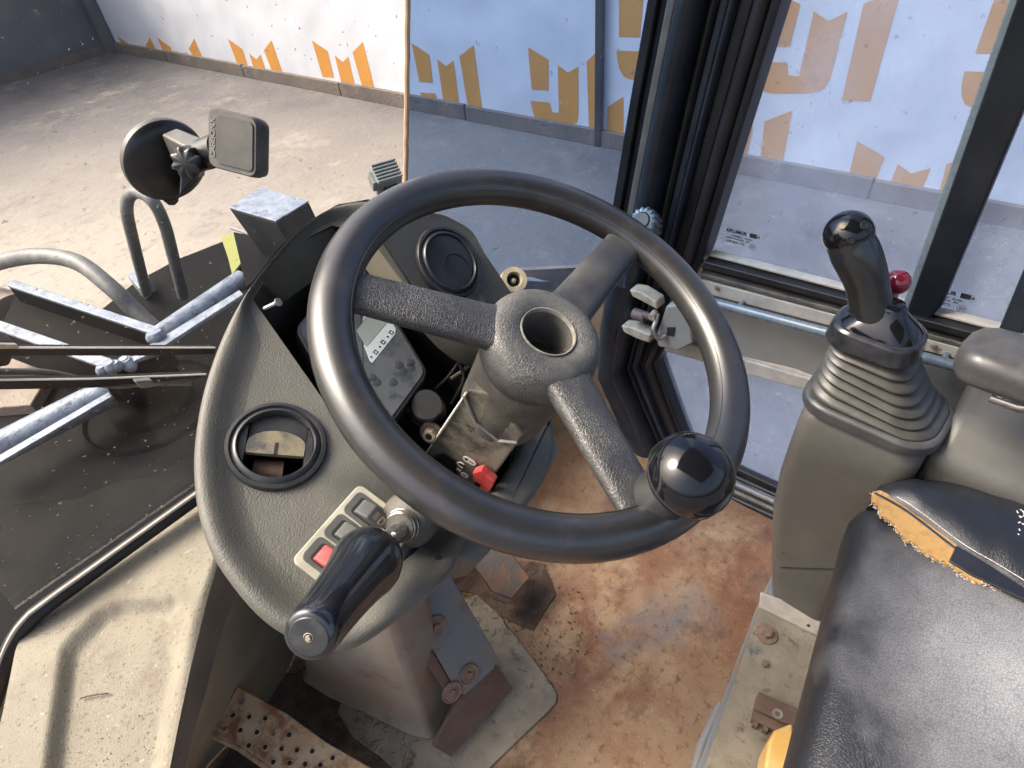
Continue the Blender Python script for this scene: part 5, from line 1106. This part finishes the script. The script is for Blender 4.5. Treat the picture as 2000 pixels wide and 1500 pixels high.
for px, py, r_ in ((1497, 1239, .010), (1493, 1298, .006)):
    bolt(Fr(P(px, py, z=ZP + .004), (0, 0, 1), x=(1, .3, 0)), r_, sp_, washer=(r_ > .007))
mb = MB(); mb.lathe(Fr(P(1579, 1222, z=ZP + .0122), (0, 0, 1), x=(1, 0, 0)), [(.0001, .0002), (.003, .0002)], 12); mb.build('drill_hole', 'void', sp_)
mb = MB(); mb.tube([P(1408, 1378, z=.03), P(1370, 1460, z=.03), P(1345, 1560, z=.03)], .009, 12); tag(mb.build('edge_tube', 'bluemetal', bevel=0), 'thin blue grey tube along the foot of the seat platform', 'tube')
sr = thing('seat_rail', P(1510, 1370, z=ZP), 'brown notched seat adjustment rail under the front of the seat', 'seat rail')
a, b = P(1482, 1350, z=ZP + .03), P(1580, 1395, z=ZP + .03); d = (b - a).normalized(); fr = Fr(a, (0, 0, 1), x=d)
mb = MB(); mb.box(fr, 0, .12, -.03, .0, -.026, .0); mb.build('rail_channel', 'brownplate', sr, bevel=.002)
mb = MB(); mb.box(fr, 0, .12, -.045, -.03, -.026, -.008); mb.build('rail_foot', 'brownplate', sr, bevel=.001)
for k in range(7):
    mb = MB(); mb.box(fr, .004 + k * .016, .012 + k * .016, -.052, -.045, -.026, -.010); mb.build('rail_tooth', 'brownplate', sr, bevel=.0008)
mb = MB(); mb.lathe(fr.sub(.035, -.022, .0005), [(.004, 0), (.006, .001), (.008, .001), (.0085, 0)], 20); mb.build('rail_ring', 'sidepanel', sr)
mb = MB(); mb.prism([P(x_, y_, z=.16) for x_, y_ in ((1500, 1450), (1512, 1425), (1550, 1410), (1560, 1560), (1484, 1560))], V((0, 0, -.08))); 
yc = mb.build('plastic_jug', 'yellowcloth', bevel=.006); tag(yc, 'yellow plastic jug tucked under the seat front at the bottom edge', 'jug')

# ================================================================== CONSOLE WITH JOYSTICK
XC = .70
ct = thing('joystick_console', V((.78, .04, 0)), 'tall grey beige plastic joystick console right of the seat', 'console')
def C(px, py, x=XC): return P(px, py, x=x)
# section rings from floor up: left face in plane x=XC, rounded front corner
def crings():
    rr = []
    for py, xl, xr in ((1200, 1497, 1700), (1180, 1496, 1700), (1090, 1495, 1740), (1000, 1497, 1760), (950, 1504, 1768), (900, 1520, 1775), (850, 1538, 1782), (810, 1552, 1790), (796, 1562, 1795)):
        pass
    return rr
lev = [(-.001, .148, -.10), (.06, .148, -.10), (.16, .150, -.10), (.28, .150, -.09), (.36, .142, -.08), (.43, .130, -.075), (.49, .116, -.070), (.525, .106, -.066), (.540, .098, -.060)]
# derive front edge from the photo: pixel rows -> z,y on plane x=XC
fe = [C(1497, 1172), C(1496, 1090), C(1498, 1000), C(1512, 930), C(1532, 870), C(1552, 815), C(1568, 800)]
rg = []
zs = [fe[0].z - .06] + [p.z for p in fe]; ys = [fe[0].y] + [p.y for p in fe]
be = [C(1800, 1010), C(1800, 900), C(1806, 790)]
yb = sum(p.y for p in be) / 3
prs = []
for z_, y_ in [(0.0, ys[0])] + list(zip(zs[1:], ys[1:])):
    x1 = XC + .135; r_ = .03; y0 = yb; y1 = y_; ins = 0
    if z_ == zs[-1]: ins = .012
    pts = []
    for sx_, sy_, a0 in ((x1, y1, 0), (XC, y1, 90), (XC, y0, 180), (x1, y0, 270)):
        cxx = sx_ + (-r_ if sx_ == x1 else r_); cyy = sy_ + (-r_ if sy_ == y1 else r_)
        for k in range(7):
            a = R(a0 + 15 * k); q = V((cxx + (r_ - 0) * math.cos(a), cyy + r_ * math.sin(a), z_)); pts.append(q)
    c = sum(pts, V()) / len(pts); pts = [c + (p - c) * (1 - ins / .08) if ins else p for p in pts]; prs.append(pts)
mb = MB(); mb.loft(prs); mb.build('console_tower', 'console', ct, ang=50, bevel=0)
ztop = zs[-1]
a, b = C(1495, 1090, XC - .0005), C(1700, 1150, XC - .0005)
mb = MB(); mb.tube([V((XC + .03, fe[1].y - .0005, a.z)), a + V((0, -.03, 0)), V((XC - .0003, yb + .03, b.z))], .0012, 6); mb.build('panel_joint', 'void', ct)
for px, py in ((1529, 1079),): 
    fr = Fr(C(px, py, XC - .0006), (-1, 0, 0), x=(0, 1, 0)); mb = MB(); mb.lathe(fr, [(.0001, .0005), (.0028, .0004), (.0034, 0)], 12); mb.build('screw_hole', 'brownplate', ct)
# rear low console box behind the tower
rc_ = thing('side_console', (.85, -.2, 0), 'broad grey beige side console behind the joystick, beyond the seat', 'console')
mb = MB(); xs0 = XC + .035
q = [V((xs0, yb + .004, .0)), V((xs0, -.9, 0)), V((xs0, -.9, .50)), V((xs0, yb + .004, .50))]
mb.prism([V((xs0, yb - .001, .0)), V((.925, yb - .001, .0)), V((.925, yb - .001, .56)), V((xs0 + .05, yb - .001, .56)), V((xs0, yb - .001, .52))], V((0, -.8, 0))); mb.build('console_box', 'console', rc_, bevel=.018, bseg=4)
# bellows boot
bc = P(1684, 800, z=ztop); 
btm = [P(1550, 770, z=ztop + .010), P(1810, 800, z=ztop + .010)]
jr = thing('joystick', V((bc.x, bc.y, ztop)), 'glossy black joystick grip on a grey rubber bellows boot', 'joystick')
def sqring(cx_, cy_, z_, wx, wy, r_, tiltx=0, tilty=0, rot=0):
    return [V((cx_ + x_ * math.cos(rot) - y_ * math.sin(rot), cy_ + x_ * math.sin(rot) + y_ * math.cos(rot), z_ + tiltx * x_ + tilty * y_)) for x_, y_ in rrect(wx, wy, r_, 6)]
# measured: lower flange spans px 1550..1810 ; top collar 1618..1803
cb = V((XC + .066, (fe[-1].y + yb) / 2 + .004, ztop)); 
topc = P(1708, 662, x=cb.x + .004)
zb, zt_ = ztop - .004, topc.z
wy0 = (fe[-1].y - yb) + .018; wx0 = .128
rings = []; nf = 7
rings += [sqring(cb.x, cb.y, zb, wx0 + .006, wy0 + .006, .045), sqring(cb.x, cb.y, zb + .016, wx0 + .006, wy0 + .006, .045), sqring(cb.x, cb.y, zb + .020, wx0 - .004, wy0 - .004, .042)]
mb = MB(); mb.loft(rings); mb.build('boot_flange', 'bootdark', jr, ang=50, bevel=.002)
rings = []; dyt = topc.y - cb.y; dxt = topc.x - cb.x
for k in range(nf * 6 + 1):
    t = k / (nf * 6); ph_ = (k % 6) / 6
    rib = .0066 * (1 - abs(2 * ph_ - 1) ** 1.6) if k < nf * 6 else 0
    w_ = 1 - .46 * t ** .8
    zz = zb + .019 + (zt_ - zb - .019) * t
    tl_ = .22 * math.sin(math.pi * min(1, t * 1.15)) ** 1.0
    rings.append(sqring(cb.x + dxt * t, cb.y + dyt * t, zz, wx0 * w_ - .012 + 2 * rib, wy0 * w_ - .012 + 2 * rib, .038 * w_ + rib, 0.06 * tl_, tl_ * .55))
mb = MB(); mb.loft(rings); mb.build('bellows', 'boot', jr, ang=50)
wt = wx0 * .60; wyt = wy0 * .58
cz_ = zt_
rings = [sqring(topc.x, topc.y, cz_ - .004, wt + .012, wyt + .014, .034), sqring(topc.x, topc.y, cz_ + .020, wt + .006, wyt + .008, .032), sqring(topc.x, topc.y, cz_ + .024, wt - .002, wyt + .0, .030)]
mb = MB(); mb.loft(rings); mb.build('boot_collar', 'blackgloss', jr, ang=40, bevel=.0012)
rings = []
for k_ in range(13):
    t = k_ / 12; k = .93 - .60 * t ** 1.15
    rings.append(sqring(topc.x, topc.y - .002, cz_ + .023 + .026 * (1 - (1 - t) ** 2.2) * (.6 + .4 * t) + .012 * t ** 6, wt * k, wyt * k, min(wt, wyt) * k * (.36 + .12 * t)))
mb = MB(); mb.loft(rings); mb.build('grip_base', 'knob', jr, ang=80)
# curved grip: follow the photo silhouette in the plane x = topc.x
gx = topc.x
path = [P(1706, 622, x=gx), P(1700, 590, x=gx), P(1692, 550, x=gx), P(1680, 515, x=gx), P(1668, 488, x=gx), P(1660, 468, x=gx), P(1657, 455, x=gx)]
dg_ = (path[0] - CAM).length / F_PX
rad = [p_ * dg_ for p_ in (34, 33, 34, 35, 37, 37, 35)]
sm = smooth_path(path, 5); rs = []
for i in range(len(sm)):
    t = i / 5; k = min(int(t), len(rad) - 2); rs.append(rad[k] + (rad[k + 1] - rad[k]) * (t - k))
rs = [r * (1 + .03 * math.sin(i * .42 + 1)) for i, r in enumerate(rs)]
mb = MB(); mb.tube(sm, rs, 28); mb.build('grip', 'gripm', jr, ang=80)
hd = P(1657, 456, x=gx); hf = Fr(hd, (sm[-1] - sm[-6]).normalized() * .5 + V((-.55, -.1, .35)), up=(0, 0, 1))
rh = 37.5 * dg_
mb = MB(); mb.sphere(hd, rh, 32, fr=hf, sc=(1, 1, .92)); mb.build('grip_head', 'knob', jr, ang=80)
mb = MB(); mb.lathe(hf, [(rh * 1.0, -.001), (rh * 1.012, 0), (rh * 1.0, .001)], 40); mb.build('head_seam', 'cream', jr)
for px, py in ((1645, 441), (1687, 441), (1662, 468)):
    r0 = ray(px, py); oc_ = CAM - hd; b_ = oc_.dot(r0); disc = b_ * b_ - (oc_.dot(oc_) - (rh * .995) ** 2)
    if disc < 0: continue
    pt = CAM + r0 * (-b_ - math.sqrt(disc)); fr = Fr(pt, (pt - hd).normalized(), up=(0, 0, 1))
    mb = MB(); mb.lathe(fr, [(.0001, .0006), (.0035, .0005), (.0042, .0012), (.0050, .0002)], 20); mb.build('button_hole', 'ventdust' if px == 1645 else 'void', jr)
# red ball lever
rb = P(1752, 551, x=.83); rl = thing('red_ball_lever', V((rb.x, rb.y, rb.z - .09)), 'dark red ball knob on a short cream stem behind the joystick', 'lever')
rbr = 20.5 * (rb - CAM).length / F_PX
mb = MB(); mb.sphere(rb, rbr, 28); mb.build('ball', 'redball', rl, ang=80)
mb = MB(); e_ = P(1738, 620, x=.83); mb.tube([rb + (e_ - rb) * .2, e_, e_ + V((0, 0, -.05))], .005, 12); mb.build('stem', 'cream', rl)

# armrest end
af = [P(1848, 690, x=.72), P(1848, 742, x=.72)]
ar = thing('armrest', P(1930, 740, x=.74), 'worn dark armrest end entering from the right edge', 'armrest')
ac = P(1845, 722, x=.70); 
ry = V((0, -1, 0)); 
az_ = P(1850, 720, x=.70)
rings = []
hgt = (P(1880, 672, x=.70) - P(1880, 765, x=.70)).length * .37; wdt = .05
for k, (t, s1_) in enumerate(((0, .25), (.004, .62), (.012, .86), (.024, .97), (.05, 1.0), (.30, 1.04))):
    c = az_ + V((.035, -t, .006 + t * .05)); rings.append([c + V((x_ * s1_, 0, z_ * s1_)) for x_, z_ in rrect(.085, hgt * 2, .018, 6)])
mb = MB(); mb.loft(rings); mb.build('armrest_pad', 'armrest', ar, ang=60)
mb = MB(); mb.tube([P(1960, 778, x=.73), P(1975, 760, x=.73), P(2000, 752, x=.73), P(2060, 760, x=.73)], .0012, 6); mb.build('skin_crack', 'void', ar)
mb = MB(); mb.tube([P(1935, 775, x=.76), P(1990, 795, x=.76), P(2080, 800, x=.76)], .007, 10); mb.tube([P(1950, 772, x=.76), P(2080, 785, x=.76)], .004, 8); mb.build('support_bracket', 'steel', ar)

# ================================================================== SEAT
ZS = .50
st_ = thing('driver_seat', V((.40, -.22, ZP)), 'torn black leather driver seat with yellow foam showing at its front corner', 'seat')
c_fr = P(1706, 978, z=ZS); c_fl = P(1594, 1450, z=ZS)
yf = c_fr.y; xr = c_fr.x
# cushion as super-rounded loft (z levels), front-right corner at (xr, yf)
def cush(x0, x1, y0, y1, r_, z_, sag=0): return [V((p[0], p[1], z_)) for p in rrect(x1 - x0, y1 - y0, r_, 8, (x0 + x1) / 2, (y0 + y1) / 2)]
x0, y0 = xr - .52, yf - .50
slope = (c_fr.y - c_fl.y) / (c_fr.x - c_fl.x)
def yrot(p):  # front edge skew found in the photo
    return V((p.x, p.y + (p.x - xr) * slope * max(0, (p.y - y0) / (yf - y0)), p.z))
rings = []
for ins, z_ in ((.03, ZS - .15), (-.006, ZS - .13), (-.014, ZS - .09), (-.016, ZS - .05), (-.012, ZS - .025), (-.003, ZS - .008), (.006, ZS - .001), (.03, ZS + .003)):
    rings.append([yrot(p) for p in cush(x0 + ins, xr - ins, y0 + ins, yf - ins, .035, z_)])
# top as grid-ish inner rings with dome
for k, dz in ((.07, .006), (.12, .008), (.18, .009)):
    rings.append([yrot(p) for p in cush(x0 + k, xr - k, y0 + k, yf - k, .03, ZS + dz)])
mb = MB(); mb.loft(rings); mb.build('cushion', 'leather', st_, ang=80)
# right bolster: higher roll along the right side
bpth = []
bo = [P(1712, 962, z=ZS + .012), P(1760, 962, z=ZS + .03), P(1850, 985, z=ZS + .035), P(1980, 1040, z=ZS + .035), P(2150, 1120, z=ZS + .035)]
inner_seam = [P(1706, 968, z=ZS + .004), P(1770, 1005, z=ZS + .004), P(1870, 1082, z=ZS + .004), P(1935, 1122, z=ZS + .005), P(2000, 1163, z=ZS + .006), P(2200, 1290, z=ZS + .006)]
outer = [P(1716, 950, z=ZS - .02), P(1770, 938, z=ZS - .02), P(1850, 938, z=ZS - .02), P(1935, 950, z=ZS - .02), P(2010, 965, z=ZS - .02), P(2250, 1010, z=ZS - .02)]
i_s, o_s = smooth_path(inner_seam, 6), smooth_path(outer, 6)
rings = []; n = len(i_s)
for j, (a, b) in enumerate(zip(i_s, o_s)):
    w_ = b - a; hgt = .028 * min(1, .25 + j / 9); row = []
    for k in range(11):
        t = k / 10; row.append(a + w_ * t + V((0, 0, hgt * math.sin(math.pi * min(1, t * 1.05)) ** .7 + .002 * math.sin(j * .9 + k) * t)))
    row += [b + V((0, 0, -.13)), a + V((0, 0, -.03))]; rings.append(row)
mb = MB(); mb.loft(rings); mb.build('side_bolster', 'leathersmooth', st_, ang=70)
mb = MB(); mb.tube([p + V((0, 0, .003)) for p in i_s], .0035, 10); mb.build('seam_piping', 'leathersmooth', st_)
# stitches
mb = MB()
for j in range(4, len(i_s) - 1):
    for t in (.0, .33, .66):
        p = i_s[j].lerp(i_s[j + 1], t) + (o_s[j] - i_s[j]).normalized() * .009 + V((0, 0, .0135)); dn = (i_s[j + 1] - i_s[j]).normalized(); mb.tube([p, p + dn * .003], .0005, 5)
mb.build('stitching', 'thread', st_)
# torn corner: foam with a ragged edge
foam_o = [(1702, 965), (1717, 962), (1745, 975), (1790, 1006), (1830, 1035), (1868, 1064)]
foam_i = [(1866, 1070), (1852, 1096), (1900, 1130), (1960, 1153), (1930, 1146), (1896, 1138), (1870, 1118), (1842, 1100), (1815, 1090), (1790, 1072), (1772, 1060), (1752, 1042), (1736, 1020), (1716, 1008), (1712, 992), (1700, 984)]
def fo(px, py, dz=.0045): return P(px, py, z=ZS + dz)
jag = []
for i in range(len(foam_i) - 1):
    a, b = foam_i[i], foam_i[i + 1]; n = 4
    for k in range(n): jag.append((a[0] + (b[0] - a[0]) * k / n + random.uniform(-3, 3), a[1] + (b[1] - a[1]) * k / n + random.uniform(-2.5, 2.5)))
mb = MB(); mb.prism([fo(*p) for p in foam_o + jag], V((0, 0, .005))); mb.build('exposed_foam', 'foam', st_)
mb = MB()
for p in jag[8:] + foam_o[:2]:
    for _ in range(2):
        c = fo(p[0] + random.uniform(-3, 3), p[1] + random.uniform(-3, 3), .0095); mb.tube([c, c + V((random.uniform(-.0022, .0022), random.uniform(-.0022, .0022), random.uniform(-.001, .002)))], .0004, 4)
mb.build('torn_threads', 'thread', st_)
mb = MB(); mb.prism([fo(*p, .009) for p in ((1866, 1068), (1852, 1098), (1895, 1125), (2010, 1180), (2200, 1300), (2240, 1290), (2010, 1160), (1935, 1110))], V((0, 0, .004))); mb.build('leather_flap', 'leathersmooth', st_, bevel=.001)
for cc_ in ((1994, 1020),):
    mb = MB()
    for _ in range(16):
        c = P(cc_[0] + random.uniform(-6, 14), cc_[1] + random.uniform(-25, 25), z=ZS + .045); mb.tube([c, c + V((random.uniform(-.003, .003), random.uniform(-.003, .003), .001))], .0006, 4)
    mb.build('torn_threads', 'thread', st_)
mb = MB(); mb.box(Fr((xr - .26, yf - .27, ZP + .004), (0, 0, 1), x=(1, 0, 0)), -.2, .2, -.2, .19, 0, ZS - .15 - ZP - .004 + .001); mb.build('seat_base', 'black', st_, bevel=.01)

# fitting seen right of the dashboard wing
ff = P(1003, 548, d=.86); fl = thing('hose_fitting', ff, 'small cream capped fitting at the foot of the corner glass, behind the hub', 'fitting')
fr = Fr(ff, (-.3, -.6, .7), up=(0, 0, 1)); mb = MB(); mb.lathe(fr, [(.009, .0), (.011, .006), (.018, .006), (.019, -.01), (.016, -.03)], 24); mb.build('cap', 'cream', fl)
mb = MB(); mb.lathe(fr, [(.0001, -.002), (.0095, -.001)], 20); mb.build('cap_bore', 'void', fl); mb = MB(); mb.lathe(fr, [(.0001, .003), (.003, .002), (.004, -.002)], 12); mb.build('pin', 'cream', fl)
